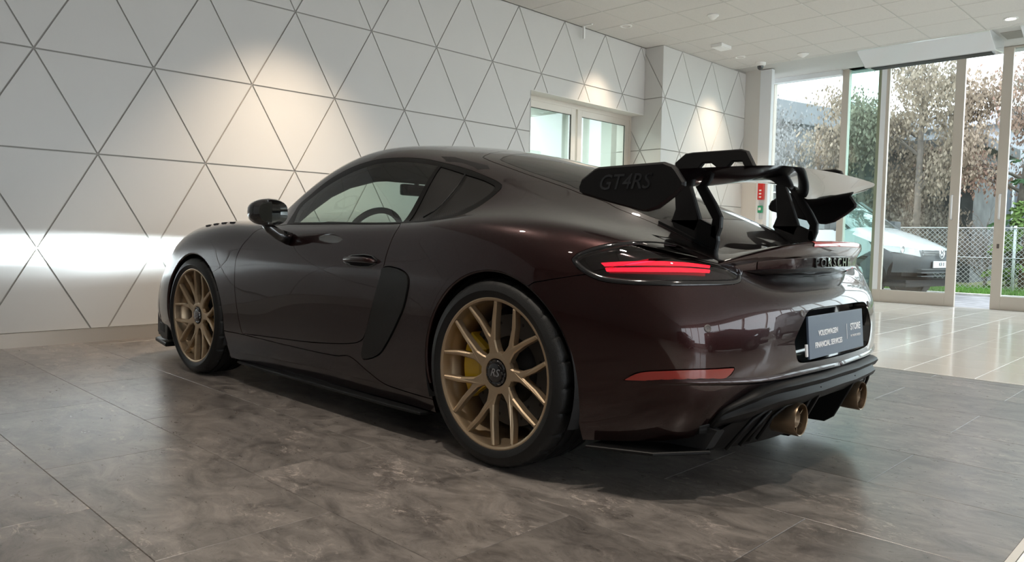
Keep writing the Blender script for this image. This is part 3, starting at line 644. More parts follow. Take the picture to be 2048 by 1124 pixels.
POL['arch_f'] = arch(WB, .34, .362); POL['arch_r'] = arch(0, .3425, .368)
for n in ('door', 'blade', 'dlo', 'glass', 'quarter', 'lamp', 'reflector'): POL[n] = cr(O[n])
def mirror_top(side, front, rear): return side
V_ = S.V+.02; U_ = S.U+.02
hs = cr(O['hatchside'], closed=False); hf = [uv_near((x, y), (0, 1), .9, S.V) for x, y in ((.535,.42),(.56,.36),(.60,.22),(.615,.1),(.618,.0))]
hr_ = [uv_near((x, y), (0, 1), .9, S.V) for x, y in ((-.50,.452),(-.56,.45),(-.62,.40),(-.66,.3),(-.70,.16),(-.72,.0))]
POL['hatch'] = hs+hr_+[(hr_[-1][0], V_), (hf[-1][0], V_)]+hf[::-1]
gs = cr(O['rglassside'], closed=False); gf = [uv_near((x, y), (0, 1), .9, S.V) for x, y in ((.465,.37),(.50,.25),(.52,.12),(.525,.0))]
gr_ = [uv_near((x, y), (0, 1), .9, S.V) for x, y in ((-.405,.36),(-.43,.25),(-.45,.12),(-.455,0.0))]
POL['rglass'] = gs+gr_+[(gr_[-1][0], V_), (gf[-1][0], V_)]+gf[::-1]
ws = [uv_near((x, y), (0, 1), .8, S.V) for x, y in ((2.13,0),(2.12,.2),(2.07,.40),(1.97,.56),(1.90,.622),(1.86,.625),(1.70,.578),(1.55,.55),(1.42,.52),(1.365,.48),(1.335,.40),(1.31,.2),(1.305,0))]
POL['screen'] = [(ws[0][0], V_)]+cr(ws, closed=False)+[(ws[-1][0], V_)]
hd = [uv_near((x, y), (0, 1), .75, S.V) for x, y in ((2.16,0),(2.15,.2),(2.11,.42),(2.05,.60),(2.12,.69),(2.35,.66),(2.6,.62),(2.85,.55),(3.0,.44),(3.12,.25),(3.17,0))]
POL['hood'] = [(hd[0][0], V_)]+cr(hd, closed=False)+[(hd[-1][0], V_)]
hl = [uv_near((x, z), (0, 2), .3, .9) for x, z in ((3.16,.52),(3.12,.50),(3.0,.56),(2.86,.66),(2.80,.725),(2.86,.722),(2.98,.68),(3.08,.62))]
POL['headlamp'] = cr(hl)
POL['bumper_f'] = [(-.05, -.05), (S.tu[3]-.06, -.05), (S.tu[3]-.06, .30), (S.tu[3]-.02, .50), (S.tu[2]+.03, .66), (S.tu[1], .80), (-.05, .86)]
df = [uv_near((-.70, .212), (0, 2), 0, .35)]+[tuple(p) for p in O['diff'][1:]]
df = [(df[1][0]-.07, -.05), (df[1][0]-.035, .05)]+cr(df[1:], closed=False)+[(S.U, O['diff'][-1][1]+.004)]
POL['diffuser'] = df+[(U_, O['diff'][-1][1]+.004), (U_, -.05)]
bl_ = [uv_near((x, z), (0, 2), .3, .75) for x, z in ((-.203,.679), (-.373,.711))]
POL['bumper_r'] = [(S.tu[14]+.15, -.05), (bl_[0][0]-.05, bl_[0][1]-.03), bl_[0], bl_[1], (S.tu[17], .70), (S.tu[18], .73), (S.tu[19], .745), (U_, .76), (U_, -.05)]
rc = [tuple(p) for p in O['recessB'][::-1][:1]]
RB = [uv_near((y, z), (1, 2), .1, .6, S.tu[17]) for y, z in ((.0,.610),(.12,.610),(.235,.607),(.28,.597),(.308,.573),(.354,.523),(.364,.505),(.360,.49),(.340,.446),(.30,.432),(.15,.430),(0,.430))]
POL['recess'] = [(U_, RB[0][1])]+cr(RB, closed=False, step=.01)+[(U_, RB[-1][1])]
lc = [uv_near((x, z), (0, 2), .05, .4) for x, z in ((2.10,.285),(1.9,.284),(1.615,.277),(1.276,.272),(1.05,.274),(.93,.285),(.80,.235),(.70,.20),(.6,.19),(.3,.185))]
POL['skirt'] = [(lc[0][0]-.25, -.05), (lc[0][0]-.25, lc[0][1]+.005)]+cr(lc, closed=False)+[(lc[-1][0]+.1, lc[-1][1]), (lc[-1][0]+.1, -.05)]
ORDER = ['arch_f', 'arch_r', 'lamp', 'reflector', 'recess', 'diffuser', 'glass', 'quarter', 'dlo', 'screen', 'rglass', 'hatch', 'blade', 'door', 'headlamp', 'hood', 'bumper_f', 'bumper_r', 'skirt']
def inside(P, pts):
    """vectorised point in polygon"""
    x, y = pts[:, 0], pts[:, 1]; r = np.zeros(len(pts), bool); n = len(P)
    for i in range(n):
        x0, y0 = P[i]; x1, y1 = P[i-1]
        if y0 == y1: continue
        c = ((y0 > y) != (y1 > y)) & (x < (x1-x0)*(y-y0)/(y1-y0)+x0); r ^= c
    return r
def triangulate():
    vs_ = []; ed = []
    def add_line(P, closed=True):
        k = len(vs_); vs_.extend(P)
        for i in range(len(P)-(0 if closed else 1)): ed.append((k+i, k+(i+1) % len(P)))
    for n in ORDER: add_line(POL[n])
    R = [(0,0),(S.U,0),(S.U,S.V),(0,S.V)]
    rect = []
    for i in range(4):
        a, b = np.array(R[i]), np.array(R[(i+1) % 4]); m = int(np.linalg.norm(b-a)/.022)
        for k in range(m): rect.append(tuple(a+(b-a)*k/m))
    add_line(rect)
    L = np.array(vs_)
    us = np.arange(.011, S.U, .022); vv = np.arange(.011, S.V, .020); G = np.stack(np.meshgrid(us, vv, indexing='ij'), -1).reshape(-1, 2)
    keep = np.ones(len(G), bool)
    cell = {}
    for p in L: cell.setdefault((int(p[0]/.02), int(p[1]/.02)), []).append(p)
    for i, g in enumerate(G):
        a, b = int(g[0]/.02), int(g[1]/.02)
        for da in (-1, 0, 1):
            for db in (-1, 0, 1):
                for p in cell.get((a+da, b+db), ()):
                    if (p[0]-g[0])**2+(p[1]-g[1])**2 < .0085**2: keep[i] = False
    vs_.extend([tuple(p) for p in G[keep]])
    r = delaunay_2d_cdt([Vector((float(a), float(b))) for a, b in vs_], ed, [], 0, 1e-5)
    P = np.array([(v.x, v.y) for v in r[0]]); F = np.array([tuple(f) for f in r[2]])
    c = P[F].mean(1); ok = (c[:,0] > 0) & (c[:,0] < S.U) & (c[:,1] > 0) & (c[:,1] < S.V); F = F[ok]; c = c[ok]
    lab = np.full(len(F), -1)
    for k in range(len(ORDER)-1, -1, -1): lab[inside(POL[ORDER[k]], c)] = k
    return P, F, lab
UVP, UVF, LAB = triangulate()
P3 = S.P(UVP[:,0], UVP[:,1]); N3 = S.Nrm(UVP[:,0], UVP[:,1])
onaxis = (UVP[:,0] < 1e-4) | (UVP[:,0] > S.U-1e-4) | (UVP[:,1] > S.V-1e-4)
P3[onaxis, 1] = 0; N3[onaxis, 1] = 0; N3 /= np.linalg.norm(N3, axis=1, keepdims=True)
e1 = P3[UVF[:,1]]-P3[UVF[:,0]]; e2 = P3[UVF[:,2]]-P3[UVF[:,0]]
fl = (np.cross(e1, e2)*N3[UVF].mean(1)).sum(1) < 0; UVF[fl] = UVF[fl][:, ::-1]
def region(names):
    ks = [ORDER.index(n) if n != 'shell' else -1 for n in names]
    return UVF[np.isin(LAB, ks)]
def panel_geo(F, gap=.0022, roll=.012, off=0.0):
    """verts, normals, faces of one panel on the left half, with its edge rolled inwards"""
    used, inv = np.unique(F, return_inverse=True); F2 = inv.reshape(-1, 3)
    V = P3[used].copy(); N = N3[used].copy(); ax = onaxis[used]
    cnt = {}
    for f in F2:
        for a, b in ((f[0], f[1]), (f[1], f[2]), (f[2], f[0])): cnt[(int(a), int(b))] = 1
    bd = [(a, b) for (a, b) in cnt if (b, a) not in cnt and not (ax[a] and ax[b])]
    ins = np.zeros_like(V)
    for a, b in bd:
        t = V[b]-V[a]; l = np.linalg.norm(t)
        if l < 1e-7: continue
        n = np.cross(N[a]+N[b], t/l); n /= np.linalg.norm(n)+1e-9; ins[a] += n; ins[b] += n
    l = np.linalg.norm(ins, axis=1); k = l > 1e-6; ins[k] /= l[k][:, None]
    ins[ax, 1] = 0
    V = V+N*off+ins*gap
    faces = [tuple(int(i) for i in f) for f in F2]
    if roll > 0:
        bv = sorted({i for e in bd for i in e}); m = len(V)
        top = {i: m+q for q, i in enumerate(bv)}; bot = {i: m+len(bv)+q for q, i in enumerate(bv)}
        V = np.concatenate([V, V[bv], V[bv]-N[bv]*roll]); w = -ins[bv]; w[np.linalg.norm(w, axis=1) < .1] = N[bv][np.linalg.norm(w, axis=1) < .1]
        N = np.concatenate([N, w, w])
        for a, b in bd: faces.append((top[b], top[a], bot[a], bot[b]))
    return V, N, faces
def panel(name, regs, m, both=None, parent=car, off=0.0, gap=.0022, roll=.012, F=None, label=None):
    """both=True joins the halves across the centre line, otherwise one object for each side"""
    F = region(regs) if F is None else F
    if len(F) == 0: return []
    V, N, fc = panel_geo(F, gap, roll, off); mir = np.array([1, -1, 1]); k = len(V)
    sets = [(np.concatenate([V, V*mir]), np.concatenate([N, N*mir]), fc+[tuple(reversed([i+k for i in f])) for f in fc])] if both else [(V, N, fc), (V*mir, N*mir, [tuple(reversed(f)) for f in fc])]
    out = []
    for v, n, f in sets:
        me = mesh(name, v, f, m, True); me.normals_split_custom_set_from_vertices([tuple(q) for q in n])
        o = bpy.data.objects.new(name, me); link(o, parent)
        if label: o['label'] = label
        out.append(o)
    return out
shell = panel('body_shell', ['shell'], M['paint'], both=True)[0]
doors = panel('door', ['door'], M['paint'])
panel('hood', ['hood'], M['paint'], both=True)
bf = panel('front_bumper', ['bumper_f'], M['paint'], both=True)
br = panel('rear_bumper', ['bumper_r'], M['paint'], both=True)[0]
panel('side_skirt', ['skirt'], M['paint'])
hatch = panel('hatch', ['hatch'], M['paint'], both=True)[0]
panel('rear_window', ['rglass'], M['rear_glass'], both=True, parent=hatch, gap=.001, roll=.004)
panel('windscreen', ['screen'], M['screen'], both=True, gap=.001, roll=.004)
M['seal'] = pbr('seal_black', (.002, .002, .002), .3, spec=.15)
seals = panel('window_seal', ['dlo'], M['seal'], gap=.0, roll=.02)
wins = panel('side_window', ['glass'], M['side_glass'], gap=0, roll=.0)
vq = panel('quarter_intake', ['quarter'], M['carbon'], gap=.0015, roll=.01, off=-.004)
panel('side_intake_blade', ['blade'], M['carbon'], gap=.003, roll=.03, off=.006, label='carbon fibre air intake blade')
panel('diffuser_skin', ['diffuser'], M['satin'], both=True, off=-.004)
refl = panel('rear_reflector', ['reflector'], M['led_dim'], gap=.002, roll=.02, off=.001, label='slim red reflector strip')
hls = panel('headlamp', ['headlamp'], M['headlamp'], gap=.003, roll=.02)
# ---- tail lamps: housing set back, LED bars, smoked lens on top
lamps = panel('tail_lamp', ['lamp'], M['lens'], gap=.004, roll=.0)
Fl = region(['lamp'])
for s_, l in zip((1, -1), lamps):
    V, N, fc = panel_geo(Fl, .002, .05, -.022); sg = np.array([1, s_, 1])
    me = mesh('lamp_housing', V*sg, fc if s_ > 0 else [tuple(reversed(f)) for f in fc], M['gloss_black'], True); me.normals_split_custom_set_from_vertices([tuple(q) for q in N*sg]); inst('lamp_housing', me, l)
    V, N, fc = panel_geo(Fl, .0005, .012, .0015)
    # black surround: a thin rim that follows the lens outline
    used = np.unique(Fl)
    rim = cr(O['lamp'], .012); Q = S.P([p[0] for p in rim], [p[1] for p in rim]); NQ = S.Nrm([p[0] for p in rim], [p[1] for p in rim])
    cen = Q.mean(0); n = len(Q); tang = np.roll(Q, -1, 0)-np.roll(Q, 1, 0); inn = np.cross(NQ, tang); inn /= np.linalg.norm(inn, axis=1, keepdims=True)
    if ((cen-Q)*inn).sum() < 0: inn = -inn
    Vr = np.concatenate([Q+NQ*.0005, Q+NQ*.0012+inn*.003, Q+NQ*.0012+inn*.016, Q-NQ*.006+inn*.018])*sg
    Fr = [(k*n+i, k*n+(i+1) % n, (k+1)*n+(i+1) % n, (k+1)*n+i) for k in range(3) for i in range(n)]
    b = MB(); b.add(Vr, Fr).build('lamp_rim', M['gloss_black'], l, smooth=True)
    for key in ('led_a', 'led_b'):
        q = cr(O[key], .02); top = [p for p in q]; Pu = [p[0] for p in q]; Pv = [p[1] for p in q]
        A = O[key]; (a0, a1, a2, a3) = (A[0], A[2], A[4], A[6]); m_ = 40; Vb = []; Fb = []
        for i in range(m_+1):
            t = i/m_
            for w in (0, .5, 1):
                u = (1-w)*((1-t)*a0[0]+t*a1[0])+w*((1-t)*a3[0]+t*a2[0]); v = (1-w)*((1-t)*a0[1]+t*a1[1])+w*((1-t)*a3[1]+t*a2[1])
                p = S.P(u, v)[0]; nn = S.Nrm(u, v)[0]; Vb.append((p-nn*(.007 if w == .5 else .011))*sg)
        for i in range(m_):
            for w in range(2): Fb.append((i*3+w, i*3+w+1, i*3+w+4, i*3+w+3))
        MB().add(Vb, Fb).build('led_bar', M['led'], l)
# ---- quarter intake fin, inner edge rib
for s_, q in zip((1, -1), vq):
    pts = [S.P(*p)[0]+S.Nrm(*p)[0]*.004 for p in cr(O['fin'], .03, False)]
    MB().tube([tuple(p*np.array([1, s_, 1])) for p in pts], .0035, 6).build('fin', M['satin'], q, smooth=True)
# ---- cabin: dark lining under the panels that surround the cabin, floor, seats, dash
Fs = region(['shell', 'door', 'dlo', 'quarter', 'hatch']); cu = P3[Fs].mean(1); vv_ = UVP[Fs].mean(1)[:, 1]
Fs = Fs[(vv_ > .58) & (cu[:,0] > -.55) & (cu[:,0] < 2.15)]
panel('cabin_lining', [], M['alcantara'], both=True, off=-.022, gap=0, roll=0, F=Fs)
Fs = region(['shell', 'door', 'blade', 'skirt', 'bumper_r', 'bumper_f', 'hood', 'reflector', 'headlamp', 'lamp', 'hatch', 'diffuser']); cu = P3[Fs].mean(1)
panel('inner_shell', [], M['matte_black'], both=True, off=-.034, gap=.004, roll=0, F=Fs)
fl_ = MB(); fl_.bbox((.12, -.70, .15), (2.1, .70, .20), .01).bbox((.10, -.70, .2), (.16, .70, .93), .01)
fl_.build('cabin_floor', M['alcantara'], car)
db = MB(); db.poly([(1.48,.72),(1.56,.82),(1.66,.862),(1.95,.875),(1.98,.6),(1.6,.5),(1.5,.6)], -.66, .66, lambda a, z, t: Vector((a, t, z)), bev=.02); db.poly([(1.50,.83),(1.53,.88),(1.62,.895),(1.78,.875),(1.7,.83)], .18, .54, lambda a, z, t: Vector((a, t, z)), bev=.02)
db.build('dashboard', M['alcantara'], car, auto=40)
sw = MB(); ring = [(math.cos(a)*.178, math.sin(a)*.178) for a in [2*math.pi*i/40 for i in range(40)]]
tl = math.radians(66)
f_sw = lambda a, b: Vector((1.43-b*math.cos(tl), .36+a, .795+b*math.sin(tl)))
sw.tube([f_sw(*p) for p in ring], .0165, 10, closed=True)
for a0 in (0, 180, 270):
    a = math.radians(a0); sw.tube([f_sw(math.cos(a)*.03, math.sin(a)*.03), f_sw(math.cos(a)*.17, math.sin(a)*.17)], [.024, .015], 8)
sw.lathe([(-.03, .001), (-.03, .05), (.03, .055), (.10, .03)], 20, 'X', c=(1.445, .36, .79))
sw.build('steering_wheel', M['alcantara'], car, smooth=True)
rm = MB().bbox((1.50, -.13, 1.055), (1.535, .11, 1.120), .014).tube([(1.52, 0, 1.10), (1.50, 0, 1.18)], .014, 8); rm.build('rear_view_mirror', M['black'], car)
MB().box((1.4985, -.10, 1.068), (1.4995, .08, 1.108)).build('interior_mirror_glass', M['mirror'], car)
for s_ in (1, -1):
    MB().tube([(1.90, s_*.60, .885), (1.74, s_*.575, .985), (1.58, s_*.55, 1.065), (1.43, s_*.535, 1.115), (1.25, s_*.505, 1.150), (.95, s_*.495, 1.150), (.65, s_*.495, 1.125), (.45, s_*.50, 1.08), (.25, s_*.52, .98)], [.045, .05, .05, .055, .06, .06, .06, .06, .05], 10).build('pillar_trim', M['alcantara'], car, smooth=True)
MB().poly([(1.36,1.165),(1.52,1.125),(1.53,1.14),(1.37,1.19)], -.50, .50, lambda a, z, t: Vector((a, t, z))).build('sun_visor', M['alcantara'], car)
for sy in (.36, -.36):
    st = MB(); sec = [(.62, .30, .20, .02), (.56, .42, .22, .03), (.44, .62, .245, .03), (.36, .80, .24, .04), (.31, .93, .16, .05), (.29, 1.02, .115, .05), (.285, 1.06, .09, .05)]
    V = []; F = []
    for (x, z, w, t) in sec:
        for (dx, dy) in ((0, -w*.55), (.05, -w), (-.04, -w), (-.07, 0), (-.04, w), (.05, w), (0, w*.55)): V.append((x+dx, sy+dy, z))
    for k in range(len(sec)-1):
        for i in range(7): F.append((k*7+i, k*7+(i+1) % 7, (k+1)*7+(i+1) % 7, (k+1)*7+i))
    F.append(tuple(range(6, -1, -1))); F.append(tuple((len(sec)-1)*7+i for i in range(7)))
    st.add(V, F); st.bbox((.55, sy-.23, .24), (1.08, sy+.23, .36), .04); st.build('bucket_seat', M['alcantara'], car, auto=50)
# ---- wheel wells and underbody
for (xc, zc, r, yi) in ((WB, .34, .362, .50), (0, .3425, .368, .50)):
    for s_ in (1, -1):
        b = MB(); n = 40; V = []; F = []
        for i in range(n+1):
            a = math.radians(-22+224*i/n); yo = .862 if xc > 1 else .885
            for (y, rr) in ((yo, r+.004), (yo-.03, r+.012), (yi, r+.012), (yi, .05)): V.append((xc+rr*math.cos(a), s_*y, zc+rr*math.sin(a)))
        for i in range(n):
            for k in range(3): F.append((i*4+k, i*4+k+1, i*4+k+5, i*4+k+4))
        b.add(V, F).build('wheel_well', M['matte_black'], car)
        lip = [(P_.x, P_.y, P_.z) for P_ in []]
        pts = POL['arch_f' if xc > 1 else 'arch_r'][1:-1]; Q = S.P([p[0] for p in pts], [p[1] for p in pts])
        rv = MB(); V = []; F = []
        for q in Q:
            dirr = np.array([xc-q[0], 0, zc-q[2]]); dirr /= np.linalg.norm(dirr)
            for (di, dy) in ((-.001, -.0005), (.004, -.002), (.006, -.012), (.004, -.05)): p = q+dirr*di+np.array([0, dy, 0]); V.append((p[0], s_*p[1], p[2]))
        for i in range(len(Q)-1):
            for k in range(3): F.append((i*4+k, i*4+k+1, i*4+k+5, i*4+k+4))
        rv.add(V, F).build('arch_lip', M['paint'], car, smooth=True)
ub = MB().bbox((-.60, -.52, .125), (3.30, .52, .16), .01).bbox((.42, -.81, .12), (2.04, .81, .16), .01).bbox((2.88, -.72, .125), (3.36, .72, .16), .01)
ub.build('underbody', M['matte_black'], car)
for s_ in (1, -1):
    sk = MB().poly([(.40,.78),(.42,.868),(.60,.872),(1.85,.845),(2.02,.83),(2.03,.78)], .112, .126, lambda a, y, t: Vector((a, s_*y, t)), bev=.004); sk.build('skirt_blade', M['satin'], car)
# ---- door furniture: handle, mirror
for s_, d_ in zip((1, -1), doors):
    def on(x, z, o=0.0):
        u, v = uv_near((x, z), (0, 2), .3, .75); return S.P(u, v)[0]+S.Nrm(u, v)[0]*o
    pts = [on(x, z) for x, z in [(.97,.705),(.955,.724),(.915,.738),(.815,.744),(.748,.740),(.712,.724),(.717,.703),(.765,.690),(.84,.687),(.93,.69)]]
    n = len(pts); cc = sum(pts)/n; V = [p+np.array([0, .0008, 0]) for p in pts]+[p*.94+cc*.06+np.array([0, .0035, 0]) for p in pts]+[p*.86+cc*.14+np.array([0, .0015, 0]) for p in pts]
    F = [(k*n+i, k*n+(i+1) % n, (k+1)*n+(i+1) % n, (k+1)*n+i) for k in range(2) for i in range(n)]+[tuple(2*n+i for i in range(n))]
    MB().add([v*np.array([1, s_, 1]) for v in V], F).build('handle_recess', M['gloss_black'], d_, smooth=True)
    hp = [on(.955, .712, .006), on(.93, .716, .020), on(.86, .718, .026), on(.78, .718, .026), on(.735, .716, .018), on(.72, .713, .004)]
    MB().tube([p*np.array([1, s_, 1]) for p in hp], [.006, .011, .0125, .0125, .011, .006], 12).build('door_handle', M['paint'], d_, smooth=True)
    # mirror: teardrop housing lofted along x, glass facing back, stalk to the door
    V = []; F = []; n = 24
    secs = [(1.40, .975, .925, .074, .058), (1.415, .975, .925, .080, .064), (1.45, .972, .925, .080, .064), (1.50, .965, .922, .074, .058), (1.55, .955, .918, .060, .046), (1.585, .945, .913, .045, .028), (1.60, .94, .911, .012, .008)]
    for (x, y, z, a, b) in secs:
        for i in range(n):
            t = 2*math.pi*i/n; ct, sn = math.cos(t), math.sin(t)
            yy = math.copysign(abs(ct)**.72, ct)*a; zz = math.copysign(abs(sn)**.72, sn)*b*(1.0 if ct < 0 else 1-.18*ct)
            V.append((x+.028*(ct if x < 1.46 else 0), s_*(y+yy), z+zz))
    for k in range(len(secs)-1):
        for i in range(n): F.append((k*n+i, k*n+(i+1) % n, (k+1)*n+(i+1) % n, (k+1)*n+i))
    F.append(tuple((len(secs)-1)*n+i for i in range(n)))
    mh = MB().add(V, F).build('door_mirror', M['gloss_black'], d_, smooth=True)
    Vg = [Vector((1.405-.24*(s_*y_-.975), (y_-s_*.975)*.88+s_*.975, (z_-.925)*.86+.925)) for x_, y_, z_ in V[:n]]
    MB().add(Vg, [tuple(range(n))]).build('mirror_glass', M['mirror'], mh)
    MB().add([Vector(v) for v in V[:n]]+Vg, [(i, (i+1) % n, n+(i+1) % n, n+i) for i in range(n)]).build('mirror_bezel', M['gloss_black'], mh, smooth=True)
    MB().tube([(1.49, s_*.945, .878), (1.485, s_*.93, .848), (1.47, s_*.895, .822), (1.45, s_*.845, .80)], [.03, .026, .028, .034], 12).build('mirror_stalk', M['gloss_black'], mh, smooth=True)
    # hood-side fender louvres
    for k in range(4):
        x = 2.20+.10*k; a = [S.P(*uv_near((x+dx, y), (0, 1), .6, 1.0))[0]+np.array([0, 0, .008]) for dx, y in ((0, .65), (.045, .65), (-.005, .785), (-.05, .785))]
        b = MB(); V = [p*np.array([1, s_, 1]) for p in a]; b.add(V+[v+np.array([0, 0, -.012]) for v in V], [(0,1,3,2), (4,6,7,5), (0,4,5,1), (1,5,7,3), (3,7,6,2), (2,6,4,0)]).build('fender_louvre', M['matte_black'], car)
    # front corner blade
    fb = MB(); fb.poly([(2.86,.44),(3.02,.445),(3.10,.425),(3.12,.34),(3.125,.20),(3.13,.175),(3.02,.145),(2.88,.15)], .80, .835, lambda a, z, t: Vector((a, s_*(t+(3.0-a)*.16), z)), bev=.006)
    fb.build('front_blade', M['satin'], car)
    for k in range(3): MB().poly([(2.95,.19+.075*k),(3.06,.195+.075*k),(3.06,.245+.075*k),(2.95,.24+.075*k)], .83, .8365, lambda a, z, t: Vector((a, s_*(t+(3.0-a)*.16), z))).build('blade_vent', M['matte_black'], car)
sp_ = MB().poly([(3.52,.0),(3.50,.35),(3.38,.62),(3.20,.80),(2.9,.86),(2.88,.6),(3.3,.0),(2.88,-.6),(2.9,-.86),(3.20,-.80),(3.38,-.62),(3.50,-.35)], .105, .13, lambda a, y, t: Vector((a, y, t)), bev=.005)
sp_.build('front_splitter', M['satin'], car)
# ---- rear: ducktail, lettering, plate, diffuser, exhaust, wing
ys = [-.60,-.56,-.50,-.44,-.36,-.25,-.12,0,.12,.25,.36,.44,.50,.56,.60]
def lipx(y): a = abs(y); return -.868+.010*(a/.25)**2 if a < .25 else -.858+.16*((a-.25)/.35)**1.35
def lipz(y): a = abs(y); return .836-.004*(a/.25)**2 if a < .25 else .832-.078*((a-.25)/.35)**1.5
V = []; F = []; prof = [(.30, None), (.22, -.02), (.12, -.018), (.03, -.002), (.008, 0), (0, -.005), (.002, -.018), (.018, -.050), (.022, -.056), (.024, -.090), (.05, -.105), (.12, -.12)]
for y in ys:
    x, z = lipx(y), lipz(y); fade = 1-.65*max(0, (abs(y)-.3)/.3)
    for k, (dx, dz) in enumerate(prof):
        px = x+dx
        if dz is None or k < 3:
            u, v = uv_near((px, y if y >= 0 else -y), (0, 1), .7, S.V); q = S.P(u, v)[0]; base_z = q[2]
            zz = base_z-.006 if dz is None else max(base_z+.002, z+dz*fade-(.01 if k == 1 else 0)) if k == 2 else base_z+.002
        else: zz = z+dz*fade
        V.append((px, y, zz))
m_ = len(prof)
for i in range(len(ys)-1):
    for k in range(m_-1): F.append((i*m_+k, i*m_+k+1, (i+1)*m_+k+1, (i+1)*m_+k))
dt = MB().add(V, F).build('ducktail_spoiler', M['paint'], hatch, auto=50)
sb = MB(); Vv = []; Fv = []; yy = np.linspace(-.215, .215, 15)
for y in yy:
    x, z = lipx(y), lipz(y)
    for (dx, dz) in ((.028, .0015), (.008, .002), (-.0025, -.004), (-.001, -.018)): Vv.append((x+dx, y, z+dz))
for i in range(14):
    for k in range(3): Fv.append((i*4+k, i*4+k+1, (i+1)*4+k+1, (i+1)*4+k))
sb.add(Vv, Fv).build('high_brake_light', M['red_lens'], dt, smooth=True)
sb = MB(); Vv = []; Fv = []; yy = np.linspace(-.44, .44, 31)
for y in yy:
    x, z = lipx(y), lipz(y); fade = 1-.65*max(0, (abs(y)-.3)/.3)
    for (dx, dz) in ((.0185, -.052), (.0195, -.0565), (.0205, -.0885), (.030, -.094)): Vv.append((x+dx, y, z+dz*fade))
for i in range(30):
    for k in range(3): Fv.append((i*4+k, i*4+k+1, (i+1)*4+k+1, (i+1)*4+k))
sb.add(Vv, Fv).build('tail_strip', M['paint'], dt, auto=40)
def curved_text(name, body, size, m, depth, f, parent, **k):
    me = text_mesh(name, body, size, m, depth, **k)
    for v in me.vertices: v.co = f(v.co.x, v.co.y, v.co.z)
    me.update(); return inst(name, me, parent)
curved_text('tail_lettering', 'PORSCHE', .044, M['gloss_black'], .004, lambda a, b, c: Vector((lipx(a*1.32)+.0185-c, -a*1.32, lipz(a*1.32)-.076+b)), dt, spacing=1.45, bold=.001)
# number plate board in its recess
RBp = [(y, z) for y, z in ((.0,.610),(.12,.610),(.235,.607),(.28,.597),(.308,.573),(.354,.523),(.364,.505),(.360,.49),(.340,.446),(.30,.432),(.15,.430),(0,.430))]
ro = [S.P(*uv_near(p, (1, 2), .1, .6, S.tu[17]))[0] for p in RBp]; full = ro+[p*np.array([1,-1,1]) for p in ro[-2:0:-1]]
n = len(full); inn = [np.array([-.815, p[1]*.93, .527+(p[2]-.527)*.93]) for p in full]
V = [p+np.array([.002,0,0]) for p in full]+inn; F = [(i, (i+1) % n, n+(i+1) % n, n+i) for i in range(n)]+[tuple(n+i for i in range(n))]
MB().add(V, F).build('plate_recess', M['gloss_black'], br, auto=40)
pl = empty('plate_board', (-.878, 0, .43), 0, car)
pb = MB().bbox((-.004, -.26, .0), (.004, .26, .146), .002).build('number_plate', M['plate_blue'], br); pb.location = (-.877, 0, .436); pb.rotation_euler = (0, math.radians(5), 0)
bpy.data.objects.remove(pl)
def plate_text(body, size, y, z, bold=.0): 
    me = text_mesh('plate_lettering', body, size, M['letter'], .0006, bold=bold)
    for v in me.vertices: v.co = Vector((-.0046-v.co.z, -v.co.x+y, v.co.y+z))
    me.update(); inst('plate_lettering', me, pb)
plate_text('VOLKSWAGEN', .0265, .088, .082, .0006); plate_text('FINANCIAL SERVICES', .0265, .086, .043, .0006); plate_text('STORE', .035, -.178, .083, .0008); plate_text('W TWOIM ZASIĘGU', .0115, -.178, .050)
MB().box((-.0052, -.090, .042), (-.0042, -.087, .098)).build('plate_divider', M['letter'], pb)
MB().bbox((.0, .261, .010), (.006, .274, .052), .001).build('plate_sticker', M['letter'], pb)
for (y, z) in ((0.724, 0.564), (0.315, 0.596), (-0.315, 0.596), (-0.724, 0.564)):
    u, v = uv_near((y if y > 0 else -y, z), (1, 2), .2, .65, S.tu[17]); p = S.P(u, v)[0]; nn = S.Nrm(u, v)[0]; sg = 1 if y > 0 else -1
    q = Vector((p[0], sg*p[1], p[2])); nv = Vector((nn[0], sg*nn[1], nn[2]))
    b = MB().lathe([(.0012, .001), (.0012, .0075), (.003, .009), (.003, .011), (.0, .0125)], 20, 'Z'); o = b.build('parking_sensor', pbr('sensor_ring', (.10, .09, .088), .35), br, smooth=True, loc=q); o.rotation_euler = nv.to_track_quat('Z', 'Y').to_euler()
# crease that runs from the reflectors across the bumper
rg = cr([(4.44,.238),(4.4726,.2437),(4.5932,.2480),(4.7086,.2366),(4.9059,.1991),(5.09,.1756),(5.2937,.1609),(S.U,.1600)], .03, False)
A3 = S.P([p[0] for p in rg], [p[1] for p in rg]); B3_ = S.Nrm([p[0] for p in rg], [p[1] for p in rg]); hv = [(Vector(p), Vector(n_)) for p, n_ in zip(A3, B3_)]
hv = hv+[(Vector((p.x, -p.y, p.z)), Vector((n_.x, -n_.y, n_.z))) for p, n_ in hv[::-1][1:]]
V = []; F = []
for i, (p, n_) in enumerate(hv):
    w = min(1, i/6, (len(hv)-1-i)/6)
    for (o_, dz) in ((-.002, .022), (.003, .012), (.008, .003), (.008, -.001), (.003, -.006), (-.003, -.012)): V.append(p+n_*(o_*w-.001*(1-w))+Vector((0, 0, dz)))
for i in range(len(hv)-1):
    for k in range(5): F.append((i*6+k, i*6+k+1, (i+1)*6+k+1, (i+1)*6+k))
MB().add(V, F).build('bumper_crease', M['paint'], br, smooth=True)
